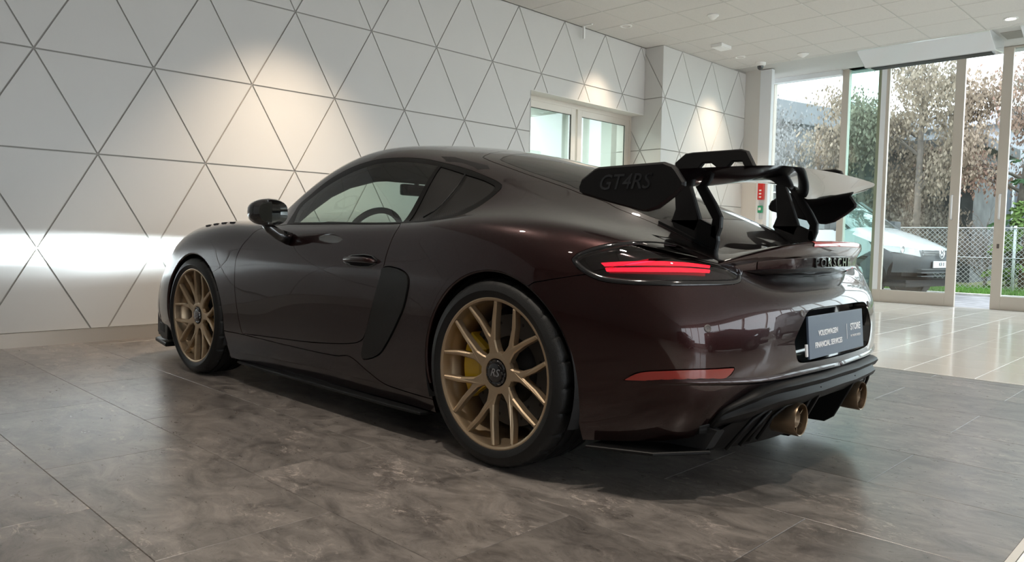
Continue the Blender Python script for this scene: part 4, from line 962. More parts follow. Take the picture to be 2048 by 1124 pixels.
# diffuser lip follows the lower edge of the painted bumper
dl = [p for p in POL['diffuser'] if 0 <= p[1] and p[0] <= S.U]; dl3 = S.P([p[0] for p in dl], [p[1] for p in dl]); dn3 = S.Nrm([p[0] for p in dl], [p[1] for p in dl])
half = [(Vector(p), Vector((n_[0], n_[1], 0)).normalized()) for p, n_ in zip(dl3, dn3)]
allp = half+[(Vector((p.x, -p.y, p.z)), Vector((n_.x, -n_.y, 0))) for p, n_ in half[::-1][1:]]
lp = [(-.012, .006), (.012, .004), (.028, -.004), (.032, -.012), (.022, -.028), (.012, -.034), (.018, -.048), (.024, -.056), (.016, -.070), (-.02, -.10)]
V = []; F = []; k = len(lp)
for i, (p, n_) in enumerate(allp):
    w = min(1, i/14, (len(allp)-1-i)/14)
    for (o_, dz) in lp: V.append(p+n_*(o_*w-.004*(1-w))+Vector((0, 0, dz*(.25+.75*w))))
for i in range(len(allp)-1):
    for j in range(k-1): F.append((i*k+j, i*k+j+1, (i+1)*k+j+1, (i+1)*k+j))
MB().add(V, F).build('diffuser_lip', M['satin'], car, auto=40)
xz = lambda y0, y1: (lambda a, z, t: Vector((a, y0+(y1-y0)*t, z)))
def fin_plate(P, y, th=.012, m=None, name='diffuser_fin'):
    return MB().poly(P, y-th/2, y+th/2, lambda a, z, t: Vector((a, t, z)), bev=.003).build(name, m or M['satin'], car)
MB().poly([(-.82,.30),(-.40,.125),(-.40,.16),(-.80,.34)], -.52, .52, lambda a, z, t: Vector((a, t, z))).build('diffuser_ramp', M['matte_black'], car)
for s_ in (1, -1):
    fin_plate([(-.888,.335),(-.882,.30),(-.815,.165),(-.78,.140),(-.55,.135),(-.55,.25),(-.8,.34)], s_*.165)
    fin_plate([(-.85,.335),(-.84,.29),(-.76,.165),(-.70,.14),(-.50,.14),(-.50,.25),(-.75,.335)], s_*.43)
    fin_plate([(-.79,.31),(-.77,.26),(-.70,.165),(-.64,.15),(-.45,.15),(-.45,.24),(-.70,.31)], s_*.54, .014)
    V = []; F = []
    for i in range(9):
        t = i/8; y = .165+.47*t
        for j in range(5):
            w = j/4; xt_ = -.866+.012*t+.085*t*t; zt2 = .338-.09*t*t; xb = -.770+.10*t*t; zb2 = .150
            V.append((xt_+(xb-xt_)*w, s_*y, zt2+(zb2-zt2)*w))
    for i in range(8):
        for j in range(4): F.append((i*5+j, i*5+j+1, (i+1)*5+j+1, (i+1)*5+j))
    MB().add(V, F).build('diffuser_panel', M['satin'], car, smooth=True)
    ri = MB()
    for P_ in ([(-.876,.185,.328),(-.870,.30,.333),(-.856,.42,.318),(-.814,.53,.265),(-.760,.60,.17)], [(-.876,.185,.328),(-.822,.185,.215),(-.785,.185,.155)], [(-.832,.44,.285),(-.797,.475,.225),(-.757,.50,.165)], [(-.852,.215,.29),(-.847,.36,.29),(-.820,.395,.255),(-.778,.42,.175)]):
        ri.tube([(p[0], s_*p[1], p[2]) for p in P_], .006, 6)
    ri.build('diffuser_ridge', M['satin'], car, smooth=True)
    fr = MB(); fr.poly([(.165,.345),(.43,.345),(.43,.318),(.165,.318)], -.875, -.70, lambda y, z, t: Vector((t+.10*max(0, y-.25), s_*y, z)), bev=.004); fr.build('exhaust_hood', M['satin'], car)
    # winglet under the rear corner
    MB().poly([(-.40,.86),(-.62,.80),(-.74,.66),(-.70,.60),(-.40,.74)], .148, .160, lambda a, y, t: Vector((a, s_*y, t+.04*max(0, -.4-a))), bev=.003).build('corner_winglet', M['satin'], car)
    MB().poly([(-.36,.25),(-.36,.15),(-.55,.15),(-.72,.17),(-.76,.24),(-.6,.27)], .60, .66, lambda a, z, t: Vector((a, s_*(t+.12*max(0, .45+a)), z))).build('corner_valance', M['matte_black'], car)
    ex = MB().lathe([(-.60,.050),(-.72,.052),(-.83,.056),(-.868,.0565),(-.874,.054),(-.872,.0515),(-.83,.050),(-.70,.046),(-.70,.001)], 40, 'X', c=(0, s_*.292, .236)).build('exhaust_tip', M['bronze'], car, auto=40)
    MB().lathe([(-.856,.030),(-.858,.028),(-.80,.027),(-.80,.030),(-.856,.030)], 32, 'X', c=(0, s_*.292, .236)).build('inner_pipe', M['bronze'], ex, smooth=True)
    for q in range(6):
        a = math.radians(30+60*q); r0, r1 = .028, .053
        MB().tube([(-.858, s_*.292+r0*math.cos(a), .236+r0*math.sin(a)), (-.858, s_*.292+r1*math.cos(a), .236+r1*math.sin(a))], .0018, 6).build('vane', M['bronze'], ex)
    MB().lathe([(-.835,.029),(-.835,.0505)], 24, 'X', c=(0, s_*.292, .236)).lathe([(-.838,.001),(-.838,.0275)], 24, 'X', c=(0, s_*.292, .236)).build('pipe_shade_disc', M['matte_black'], ex)  # black ring and disc standing in for the shaded depth of the pipe
# wing
def wing():
    V = []; F = []; YS = np.linspace(-.735, .735, 49); n = 16
    for y in YS:
        a = abs(y); t = max(0, (a-.40)/.335)
        xt = -.845+.005*min(1, a/.4)**2+.195*t**1.7; xl = -.590+.17*(a/.735)**2; zt_ = 1.083-.008*min(1, a/.4)**2-.026*t**1.4; zl = 1.058-.036*min(1, a/.45)**2-.018*max(0, (a-.45)/.29)
        for i in range(n):
            w = i/n*2
            if w <= 1: q = w; th = .010*math.sin(math.pi*min(1, q**.6)); sgn = 1
            else: q = 2-w; th = .020*math.sin(math.pi*q**.7); sgn = -1
            V.append((xl+(xt-xl)*q, y, zl+(zt_-zl)*q+sgn*th+(.004 if i == 0 else 0)))
    for k in range(len(YS)-1):
        for i in range(n): F.append((k*n+i, k*n+(i+1) % n, (k+1)*n+(i+1) % n, (k+1)*n+i))
    F.append(tuple(range(n))); F.append(tuple((len(YS)-1)*n+i for i in range(n)))
    return MB().add(V, F).build('rear_wing', M['gloss_black'], car, auto=60)
wg = wing()
EP = [(-.258,1.005),(-.27,1.03),(-.325,1.062),(-.345,1.068),(-.595,1.072),(-.628,1.060),(-.640,1.048),(-.668,1.008),(-.667,.995),(-.628,.962),(-.575,.928),(-.535,.918),(-.515,.919),(-.365,.955),(-.275,.980),(-.260,.990)]
for s_ in (1, -1):
    ep = MB().poly(EP, .728, .752, lambda a, z, t: Vector((a, s_*(t+.16*(1.02-z)*-1*.3), z)), bev=.007).build('wing_endplate', M['satin'], wg)
    if s_ > 0: curved_text('endplate_lettering', 'GT4RS', .070, M['gloss_black'], .0012, lambda a, b, c: Vector((-.445-a, .7535-.048*(1.02-1.013-b)*-1*0-.048*(1.02-(1.013+b))+c*.6, 1.013+b)), ep, shear=.35, spacing=1.0, bold=.0005)
    y = s_*.418
    st = MB(); ff = lambda a, z, t: Vector((a-.048, y+t, z)); h = .011
    for P in ([(-.380,.895),(-.397,.94),(-.392,1.00),(-.386,1.085),(-.43,1.085),(-.452,1.03),(-.497,.905),(-.48,.86)],
              [(-.388,1.075),(-.39,1.105),(-.43,1.134),(-.46,1.137),(-.640,1.137),(-.662,1.130),(-.692,1.075),(-.655,1.075),(-.645,1.095),(-.61,1.097),(-.59,1.075),(-.56,1.075),(-.53,1.097),(-.50,1.097),(-.48,1.075)],
              [(-.43,1.085),(-.475,1.075),(-.505,1.030),(-.553,.958),(-.577,.912),(-.576,.875),(-.560,.83),(-.535,.845),(-.540,.885),(-.543,.904),(-.465,1.032)],
              [(-.380,.905),(-.495,.905),(-.54,.885),(-.56,.885),(-.568,.83),(-.56,.79),(-.40,.86)]):
        st.poly(P, -h, h, ff, bev=.004)
    st.build('wing_strut', M['satin'], wg)
    fp = MB(); V = []; F = []
    for i in range(9):
        x = -.385-.24*i/8
        for yy_ in (y-.022, y+.022):
            u, v = uv_near((x, abs(yy_)), (0, 1), .8, S.V); p = S.P(u, v)[0]; V += [(x, yy_, p[2]+.010), (x, yy_, p[2]-.004)]
    for i in range(8): F += [(i*4, i*4+2, i*4+6, i*4+4), (i*4, i*4+4, i*4+5, i*4+1), (i*4+2, i*4+3, i*4+7, i*4+6)]
    F += [(0,1,3,2), (32,34,35,33)]
    fp.add(V, F).build('strut_foot', M['satin'], wg)
# ---- wheels
def spoke_mesh(dep):
    P = []
    arm = math.radians(15.2)
    def pol(r, a): return (r*math.cos(a), r*math.sin(a))
    tip = lambda sg, r, da: pol(r, sg*(arm)+da)
    P = [pol(.066, -.44), pol(.088, -.235), pol(.118, -.165), pol(.18, -.222), pol(.258, -arm-.030), pol(.262, -arm+.022), pol(.20, -.150), pol(.145, -.045), pol(.136, 0),
         pol(.145, .045), pol(.20, .150), pol(.262, arm-.022), pol(.258, arm+.030), pol(.18, .222), pol(.118, .165), pol(.088, .235), pol(.066, .44)]
    f = lambda a, b, t: Vector((-a, t-.020*max(0, math.hypot(a, b)-.13)*0+.028*(1-(math.hypot(a, b)/.262)**2)*-1, b))
    mb = MB().poly(P, -dep, 0.0, f, bev=.0045)
    o = mb.build('spoke_tmp', M['gold'], None); me = o.data; bpy.data.objects.remove(o); me.name = 'spoke'; return me
SPOKE = spoke_mesh(.034)
def tyre_mesh(w, R, rr, segs=96):
    h = w/2
    prof = [(-h+.016, rr-.012), (-h+.004, rr+.006), (-h-.002, rr+.030), (-h+.004, R-.026), (-h+.014, R-.012), (-h+.028, R-.004)]
    g = [-.55, -.2, .2, .55]
    body = []
    for q in g: c = q*h; body += [(c-.006, R), (c-.0045, R-.007), (c+.0045, R-.007), (c+.006, R)]
    prof += body+[(h-.028, R-.004), (h-.014, R-.012), (h-.004, R-.026), (h+.002, R-.045), (h+.001, rr+.026), (h-.004, rr+.010), (h-.010, rr-.002), (h-.020, rr-.010)]
    k = len(prof); V = []; F = []
    for j in range(segs*2):
        t = 2*math.pi*j/(segs*2); notch = (j % 8 == 0)
        for i, (y, r) in enumerate(prof):
            if notch and 4 <= i <= 7: r -= .006
            if notch and k-13 <= i <= k-8 and i >= k-11: r -= .006
            V.append((r*math.cos(t+(.02*(y/h) if notch else 0)), y, r*math.sin(t+(.02*(y/h) if notch else 0))))
    n = segs*2
    for j in range(n):
        for i in range(k-1): F.append((j*k+i, j*k+i+1, ((j+1) % n)*k+i+1, ((j+1) % n)*k+i))
    mb = MB().add(V, F); o = mb.build('tyre_tmp', M['rubber'], None, auto=35); me = o.data; bpy.data.objects.remove(o); me.name = 'tyre'; return me
def rim_mesh(w, rr):
    h = w/2; prof = [(-h+.02, rr-.002), (-h+.02, rr-.014), (-h+.05, rr-.020), (h-.075, rr-.024), (h-.06, rr-.014), (h-.045, rr-.012), (h-.020, rr-.0125), (h-.012, rr-.011), (h-.008, rr-.004), (h-.009, rr+.001), (h-.014, rr+.003), (h-.02, rr-.004)]
    mb = MB().lathe(prof, 72, 'Y'); mb.lathe([(h-.050, .078), (h-.037, .076), (h-.034, .062), (h-.036, .052), (h-.044, .049), (h-.09, .048), (h-.09, .07), (h-.050, .078)], 48, 'Y')
    o = mb.build('rim_tmp', M['gold'], None, auto=40); me = o.data; bpy.data.objects.remove(o); me.name = 'wheel'; return me
CAPT = text_mesh('cap_lettering', 'RS', .040, pbr('cap_letter', (.20, .20, .21), .3), .0006, shear=.3)
for v in CAPT.vertices: v.co = Vector((-v.co.x, v.co.z, v.co.y))
CAP = None
for (xw, yc, zc, w, front) in ((WB, .765, .340, .245, True), (0, .757, .3425, .295, False)):
    R_ = .339 if front else .3415; rr = .272; tm = tyre_mesh(w, R_, rr); rm_ = rim_mesh(w, rr); h = w/2
    for s_ in (1, -1):
        wh = inst('wheel', rm_, car, (xw, s_*yc, zc), (0, 0, 0 if s_ > 0 else math.pi))
        wh['label'] = ('gold multi-spoke front wheel' if front else 'gold multi-spoke rear wheel')
        inst('tyre', tm, wh, (0,0,0))
        for k in range(7): inst('spoke', SPOKE, wh, (0, h-.010, 0), (0, math.radians(k*360/7+(0 if s_ > 0 else 180)), 0))
        cp = MB().lathe([(h-.06, .049), (h-.036, .047), (h-.032, .043), (h-.034, .036), (h-.029, .034), (h-.027, .028), (h-.027, .0005)], 40, 'Y').build('centre_lock', M['gloss_black'], wh, auto=30)
        for k in range(10):
            a = 2*math.pi*k/10; MB().bbox((-.005, h-.038, .038), (.005, h-.031, .047), .0015).build('lug', M['gloss_black'], cp, rot=(0, a, 0))
        inst('cap_lettering', CAPT, cp, (0, h-.0265, 0))
        # brake disc with drilled holes, hat and caliper
        bd = MB().lathe([(h-.150, .205), (h-.150, .125), (h-.115, .125), (h-.115, .205), (h-.150, .205)], 64, 'Y').build('brake_disc', M['brake'], wh, auto=40)
        MB().lathe([(h-.118, .128), (h-.105, .120), (h-.08, .09), (h-.08, .045)], 40, 'Y').build('disc_hat', M['satin'], wh, auto=40)
        for k in range(20):
            a = 2*math.pi*k/20; r1 = .15 if k % 2 else .178
            MB().lathe([(h-.1145, .0005), (h-.1145, .006)], 10, 'Y', c=(r1*math.cos(a), 0, r1*math.sin(a))).build('disc_hole', M['matte_black'], bd)
        ang = math.radians(180) if front else 0.0
        if s_ < 0: ang = math.pi-ang
        pc = []
        for i in range(11):
            a = ang+math.radians(-34+68*i/10); pc.append((.222*math.cos(a), .222*math.sin(a)))
        for i in range(10, -1, -1):
            a = ang+math.radians(-34+68*i/10); pc.append((.122*math.cos(a), .122*math.sin(a)))
        MB().poly(pc, h-.170, h-.078, lambda a, z, t: Vector((a, t, z)), bev=.010).build('brake_caliper', M['yellow'], wh, auto=40)
        MB().lathe([(-h+.03, .001), (-h+.03, .24)], 48, 'Y').build('wheel_shade_disc', M['matte_black'], wh)  # added black disc, stands in for the shade inside the wheel
# headlamp beams: a flat, wide light distribution with a sharp upper cut-off
for s_ in (1, -1):
    l = spot('headlamp_light', (3.33, s_*.62, .66), (4.16, s_*.72, .69), 60, 150, .5, .02, (.80, .93, 1.0)); ld = l.data; ld.use_nodes = True; nt = ld.node_tree; em_ = nt.nodes['Emission']; L = nt.links.new
    tc = nt.nodes.new('ShaderNodeTexCoord'); sx = nt.nodes.new('ShaderNodeSeparateXYZ'); L(tc.outputs['Normal'], sx.inputs[0])
    az = nt.nodes.new('ShaderNodeMath'); az.operation = 'ABSOLUTE'; L(sx.outputs['Z'], az.inputs[0])
    dv = nt.nodes.new('ShaderNodeMath'); dv.operation = 'DIVIDE'; L(sx.outputs['Y'], dv.inputs[0]); L(az.outputs[0], dv.inputs[1])
    rp = nt.nodes.new('ShaderNodeValToRGB'); mp = nt.nodes.new('ShaderNodeMapRange'); mp.inputs['From Min'].default_value = -.35; mp.inputs['From Max'].default_value = .35; L(dv.outputs[0], mp.inputs['Value']); L(mp.outputs[0], rp.inputs['Fac'])
    e = rp.color_ramp.elements; e[0].position = 0; e[0].color = (0, 0, 0, 1); e[1].position = 1; e[1].color = (0, 0, 0, 1)
    for p_, v_ in ((.12, .015), (.30, .10), (.42, .8), (.50, 1.0), (.57, .85), (.63, .12), (.70, .0)):
        q = e.new(p_); q.color = (v_, v_, v_, 1)
    mu = nt.nodes.new('ShaderNodeMath'); mu.operation = 'MULTIPLY'; mu.inputs[1].default_value = 8.0; L(rp.outputs['Color'], mu.inputs[0]); L(mu.outputs[0], em_.inputs['Strength'])
# ================================================================== corridor behind the glazed door
cw = pbr('corridor_wall', (.74, .77, .75), .7)
cor = rbox('wall_corridor', (DOOR_S0-.6, -2.2, 0), (DOOR_S1+.8, -2.1, 2.9), cw, kind='structure')
rpart(MB().box((DOOR_S0-.7, .3, 0), (DOOR_S0-.6, 2.2, 2.9)), 'side_wall', cw, cor)
rpart(MB().box((DOOR_S1+.8, .56, 0), (DOOR_S1+.9, 2.2, 2.9)), 'side_wall', cw, cor)
rpart(MB().box((DOOR_S0-.7, .3, 2.9), (DOOR_S1+.9, 2.2, 3.0)), 'lid', cw, cor)
rpart(MB().box((DOOR_S0-.7, .3, -.05), (DOOR_S1+.9, 2.2, .005)), 'corridor_floor', M['tile'], cor)
rpart(MB().box((6.6, 2.02, 0), (7.4, 2.11, 2.2)), 'inner_door', pbr('olive_grey_door', (.36, .37, .30), .5), cor)
cl = bpy.data.lights.new('corridor_light', 'AREA'); cl.energy = 75; cl.size = 1.6; cl.color = (.95, 1.0, .97); clo = bpy.data.objects.new('corridor_light', cl); COL.objects.link(clo); clo.location = R3(6.2, -1.2, 2.88)
# ================================================================== outside
gz = -.02
asph = rbox('ground_forecourt', (FA+.06, -14, -.10), (13.6, D1+4, gz), pbr('pale_asphalt', (.24, .24, .25), .85, noise=(6, .25)), kind='structure')
rpart(MB().bbox((13.6, -D1-4, -.1), (13.75, 14, .02), .01), 'kerb', pbr('kerb_stone', (.52, .51, .49), .9, noise=(9, .2)), asph)
lawn = rbox('ground_lawn', (13.75, -14, -.1), (60, D1+10, .0), pbr('lawn_soil', (.15, .17, .07), .95, noise=(3, .4)), kind='structure')
rnd = random.Random(3)
mb = MB()
for k in range(9000):
    s = 13.78+rnd.random()**1.5*2.6; d = -1+rnd.random()*8; h = .04+rnd.random()*.07; a = rnd.random()*6.28; w = .007
    mb.add([(s-w*math.cos(a), -d-w*math.sin(a), 0), (s+w*math.cos(a), -d+w*math.sin(a), 0), (s+rnd.uniform(-.03,.03), -d+rnd.uniform(-.03,.03), h)], [(0,1,2)])
g = mb.build('grass', pbr('grass_green', (.10, .24, .035), .8, noise=(2, .4)), None, fix=False); g.matrix_world = ROOM; tag(g, 'strip of short bright green grass in front of the wire fence', 'grass', kind='stuff')
# ---- chain link fence
fe = empty('wire_fence', R3(15.0, 2.9, 0), WY); galv = pbr('galvanised_wire', (.50, .52, .53), .45, metal=.5)
mb = MB(); sp = .088; z0, z1 = .05, 1.19; L = 13.0
k = -int((L/2+1.3)/sp)
while k*sp < L/2:
    y0 = k*sp
    for sg in (1, -1):
        a, b = (y0, z0), (y0+(z1-z0), z1)
        if sg < 0: a, b = (y0, z1), (y0+(z1-z0), z0)
        mb.tube([(0, a[0]-.6, a[1]), (0, b[0]-.6, b[1])], .0045, 3, caps=False)
    k += 1
wm = mb.build('wire_mesh', galv, fe, fix=False); wm['kind'] = 'stuff'
for z in (.64, 1.20): MB().tube([(-.01, -L/2-1.5, z), (-.01, L/2+1, z)], .010 if z > 1 else .007, 6).build('tension_wire', galv, fe)
for y in (-5, -2.5, 0, 2.5, 5): MB().tube([(.02, y, -.02), (.02, y, 1.24)], .026, 10).build('post', pbr('pale_post', (.55, .60, .60), .5), fe, smooth=True)
tag(fe, 'grey chain link fence with thin steel posts beyond the forecourt', 'fence')
# ---- buildings
def bld(name, s, d0, d1, h, m, label, roof=None, depth=5):
    e = empty(name, R3(s, (d0+d1)/2, 0), WY); w = (d1-d0)/2
    MB().box((0, -w, 0), (depth, w, h)).build('wall', m, e)
    if roof: MB().bbox((-.35, -w-.3, h), (depth, w+.3, h+roof[0]), .03).build('roof', roof[1], e)
    return tag(e, label, 'building')
gr = pbr('weathered_grey_wall', (.22, .23, .24), .9, noise=(1.5, .2)); rfm = pbr('grey_roof_edge', (.18, .195, .21), .8)
B1 = empty('grey_building', R3(16.5, -4.92, 0), WY-math.atan2(.64, 2.76)*-1*-1)
MB().box((0, 0, 0), (16, 6, 4.35)).build('wall', gr, B1)
MB().bbox((-.3, -.35, 4.35), (16.3, 6.3, 4.98), .03).build('roof', rfm, B1)
tag(B1, 'long grey flat roofed building in the background behind the bare twigs', 'building')
B2 = bld('dark_shed', 18.6, -1.9, 1.35, 3.1, pbr('dark_slate_boards', (.085, .095, .095), .8, noise=(3, .3)), 'dark grey shed with framed doors behind the fence and the parked van', (.25, pbr('shed_roof', (.10, .105, .11), .8)), depth=3)
for y in (-1.2, -.35, .5):
    fr = MB()
    for (a, b) in (((-.05, y, .2), (-.0, y+.07, 2.55)), ((-.05, y+.70, .2), (0, y+.77, 2.55)), ((-.05, y+.07, 2.48), (0, y+.70, 2.55)), ((-.05, y+.07, 1.3), (0, y+.70, 1.36))): fr.box(a, b)
    fr.build('door_frame', pbr('shed_frame', (.15, .16, .16), .7), B2)
B3 = bld('white_house', 23, -.9, 3.2, 4.2, pbr('white_render', (.50, .52, .57), .8), 'white rendered house showing through the open gap of the sliding door', (.4, pbr('house_roof', (.40, .40, .44), .8)), depth=5)
for y in (-1.3, -.4, .6):
    w_ = MB().box((-.03, y, 1.0), (-.005, y+.55, 2.7)).build('window', pbr('house_window', (.20, .22, .26), .2), B3)
    MB().box((-.06, y+.25, 1.0), (-.03, y+.30, 2.7)).box((-.07, y-.05, .93), (-.0, y+.6, 1.0)).build('window_frame', M['alu_white'], w_)
# ---- trees
bark = pbr('grey_bark', (.17, .145, .125), .9, noise=(8, .3))
def branches(mb, p, dirn, ln, r, lvl, rnd, tips, droop=0.0, spread=.6, n=5):
    q = Vector(p); pts = [q.copy()]; d = Vector(dirn).normalized(); rr = [r]
    for i in range(n):
        d = (d+Vector((rnd.uniform(-.22,.22), rnd.uniform(-.22,.22), rnd.uniform(-.15,.15)-droop))).normalized(); q = q+d*(ln/n); pts.append(q.copy()); rr.append(r*(1-.75*(i+1)/n))
        tips.append((q.copy(), lvl))
        if lvl > 0:
            for c in range(2 if lvl > 1 else 2):
                nd = (d+Vector((rnd.uniform(-1,1), rnd.uniform(-1,1), rnd.uniform(-.5,.8)))*spread).normalized()
                branches(mb, q, nd, ln*rnd.uniform(.45,.65), rr[-1]*.6+.002, lvl-1, rnd, tips, droop, spread, n)
    mb.tube(pts, rr, 4, caps=False)
def leaves(mb, tips, n, size, rnd, hang=True, jit=.12, lv=1):
    T = [t for t, l in tips if l <= lv]
    for k in range(n):
        c = rnd.choice(T)+Vector((rnd.gauss(0, jit), rnd.gauss(0, jit), rnd.gauss(0, jit)-jit*.5)); L = size*rnd.uniform(.6,1.3); w = L*.30; a = rnd.random()*6.28
        t = Vector((math.cos(a), math.sin(a), 0)); dn = Vector((rnd.uniform(-.4,.4), rnd.uniform(-.4,.4), -1)).normalized() if hang else Vector((rnd.uniform(-1,1), rnd.uniform(-1,1), rnd.uniform(-.6,.6))).normalized()
        mb.add([c, c+dn*L*.5+t*w, c+dn*L, c+dn*L*.5-t*w], [(0,1,2,3)])
def tree(name, s, d, label, seed, h=2.2, lnb=1.5, nl=2500, size=.11, lm=None, lvl=2, droop=.02, group=None, hang=True, lean=(0,0), spread=.6, jit=.12, nb=7, r=.07, lv=1):
    e = empty(name, R3(s, d, 0), WY); rnd = random.Random(seed); tips = []; mb = MB()
    tr = [Vector((0,0,0)), Vector((lean[0]*.4, lean[1]*.4, h*.5)), Vector((lean[0], lean[1], h))]
    MB().tube([(v.x, v.y, v.z-.05 if i == 0 else v.z) for i, v in enumerate(tr)], [r*1.2, r, r*.8], 8).build('trunk', bark, e, smooth=True)
    for k in range(nb):
        a = 6.28*k/nb+rnd.random(); st = tr[1].lerp(tr[2], rnd.random()*1.0) if k else tr[2]
        branches(mb, st, (math.cos(a), math.sin(a), .7 if k else 2), lnb*rnd.uniform(.8,1.2), r*.55, lvl, rnd, tips, droop, spread, 4)
    b = mb.build('branches', bark, e, smooth=True, fix=False)
    if nl: f = MB(); leaves(f, tips, nl, size, rnd, hang, jit, lv); fo = f.build('foliage', lm, e, fix=False); fo['kind'] = 'stuff'
    return tag(e, label, 'tree', group)
dry = pbr('dry_leaf', (.25, .20, .148), .8, noise=(5, .3)); pinkd = pbr('russet_leaf', (.30, .195, .15), .8, noise=(5, .3)); evg = pbr('conifer_green', (.045, .105, .04), .8, noise=(4, .45)); lime = pbr('light_green_leaf', (.15, .24, .06), .8, noise=(4, .4)); tan = pbr('withered_vine', (.19, .175, .145), .9, noise=(5, .25))
tree('dry_tree', 16.6, .75, 'tall tree hung with withered pale brown leaves above the van', 11, h=3.7, lnb=1.25, nl=13000, size=.085, lm=dry, droop=.05, jit=.16)
tree('dry_tree', 17.0, -.6, 'withered pale brown tree between the green pane and the dark shed', 12, h=3.0, lnb=1.05, nl=11000, size=.085, lm=dry, droop=.06, jit=.16)
tree('russet_tree', 17.6, 2.35, 'thin tree with sparse reddish leaves in the open door gap', 13, h=3.7, lnb=1.15, nl=4200, size=.08, lm=pinkd, droop=.03, jit=.16, lean=(0, -.3))
tree('vine_shrub', 16.6, -1.75, 'tangle of bare grey brown twigs left of the green glass pane', 14, h=1.0, lnb=.95, nl=9000, size=.08, lm=tan, droop=.04, lvl=2, jit=.2)
tree('vine_shrub', 17.3, -3.05, 'tall curtain of pale grey bare vines beside the white post', 15, h=3.6, lnb=1.2, nl=13000, size=.09, lm=pbr('grey_vine', (.23, .23, .235), .9, noise=(5, .3)), droop=.10, lvl=2, jit=.26, nb=9)
tree('bare_shrub', 16.2, 2.2, 'small leafless shrub tangled behind the fence', 16, h=.3, lnb=.8, nl=0, lvl=2, droop=-.02, nb=8, r=.03)
tree('vine_shrub', 17.6, .3, 'dense withered climbers hanging in front of the dark shed', 17, h=1.2, lnb=.7, nl=8000, size=.085, lm=pbr('dark_vine', (.20, .175, .14), .9, noise=(5, .3)), droop=.08, lvl=2, jit=.22)
def conifer(s, d, h, r, label, seed, m):
    e = empty('conifer', R3(s, d, 0), WY); rnd = random.Random(seed)
    MB().tube([(0,0,-.05), (0,0,h)], [.10, .02], 8).build('trunk', pbr('conifer_bark', (.16, .10, .07), .9), e, smooth=True)
    f = MB(); nb = int(h*16)
    for k in range(nb):
        z = .25+(h-.3)*k/nb; L = r*(1-(z/h)**1.4)*rnd.uniform(.75,1.15)+.1; a = rnd.random()*6.28; dx = Vector((math.cos(a), math.sin(a), 0))
        for j in range(26):
            t = rnd.random()**.7; c = dx*(L*t)+Vector((0, 0, z-.25*t*L)); sd = Vector((-dx.y, dx.x, 0))*rnd.uniform(-.28,.28)*L*(.4+.6*t); c += sd
            dn = (dx*.7+sd*.8+Vector((0,0,rnd.uniform(-.7,.1)))).normalized(); wv = Vector((rnd.uniform(-1,1), rnd.uniform(-1,1), rnd.uniform(-1,1))).normalized()*.05; q = .16
            f.add([c, c+dn*q*.5+wv, c+dn*q, c+dn*q*.5-wv], [(0,1,2,3)])
    fo = f.build('foliage', m, e, fix=False); fo['kind'] = 'stuff'
    return tag(e, label, 'conifer', 'evergreens beyond the fence')
conifer(17.2, 3.35, 5.2, 1.25, 'tall dark green conifer at the right picture edge', 21, evg)
conifer(16.2, 2.85, 1.9, .75, 'small lighter green conifer just behind the fence at the door gap', 22, lime)
# ================================================================== the parked van
VANH = WY-math.pi/2-math.radians(11)
van = empty('van', R3(12.75, .40, gz), VANH)
tag(van, 'white van with grey plastic bumper parked outside the glass front', 'van')
VW_ = pbr('van_white', (.62, .66, .68), .25, coat=.8, coat_r=.05); VB = pbr('van_grey_plastic', (.055, .065, .072), .55); VG = pbr('van_glass', (.05, .075, .075), .05, coat=.6)
# local frame: x forward (front end at 1.95), y left, z up; lofted over the width
PR = [(2.00,.42),(2.02,.56),(2.01,.70),(1.97,.79),(1.86,.86),(1.60,.97),(1.35,1.06),(1.10,1.13),(.98,1.16),(.60,1.43),(.22,1.70),(.02,1.79),(-.3,1.84),(-1.2,1.86),(-2.2,1.84),(-2.32,1.70)]
def van_loft(idx, ys, f, name, m, parent=van, off=0):
    V = []; F = []; n = len(idx)
    for y in ys:
        for i in idx: V.append(f(PR[i], y))
    for a in range(len(ys)-1):
        for b in range(n-1): F.append((a*n+b, a*n+b+1, (a+1)*n+b+1, (a+1)*n+b))
    return MB().add(V, F).build(name, m, parent, smooth=True)
def vf(p, y):
    x, z = p; t = abs(y)/.89
    px = x-(.30*t**3.2 if x > 1.0 else .10*t**3 if x > .0 else 0); hw = .89 if z < 1.15 else .89-.22*(z-1.15)/.7
    return Vector((px, y/.89*hw, z-(.05*t**4 if z > .75 else 0)))
ysv = np.linspace(-.89, .89, 19)
van_loft(list(range(3, 9)), ysv, vf, 'bonnet', VW_)
van_loft(list(range(8, 12)), ysv[1:-1], vf, 'van_windscreen', VG)
van_loft(list(range(11, 16)), ysv, vf, 'van_roof', VW_)
van_loft([0, 1, 2, 3], ysv, vf, 'front_bumper', VB)
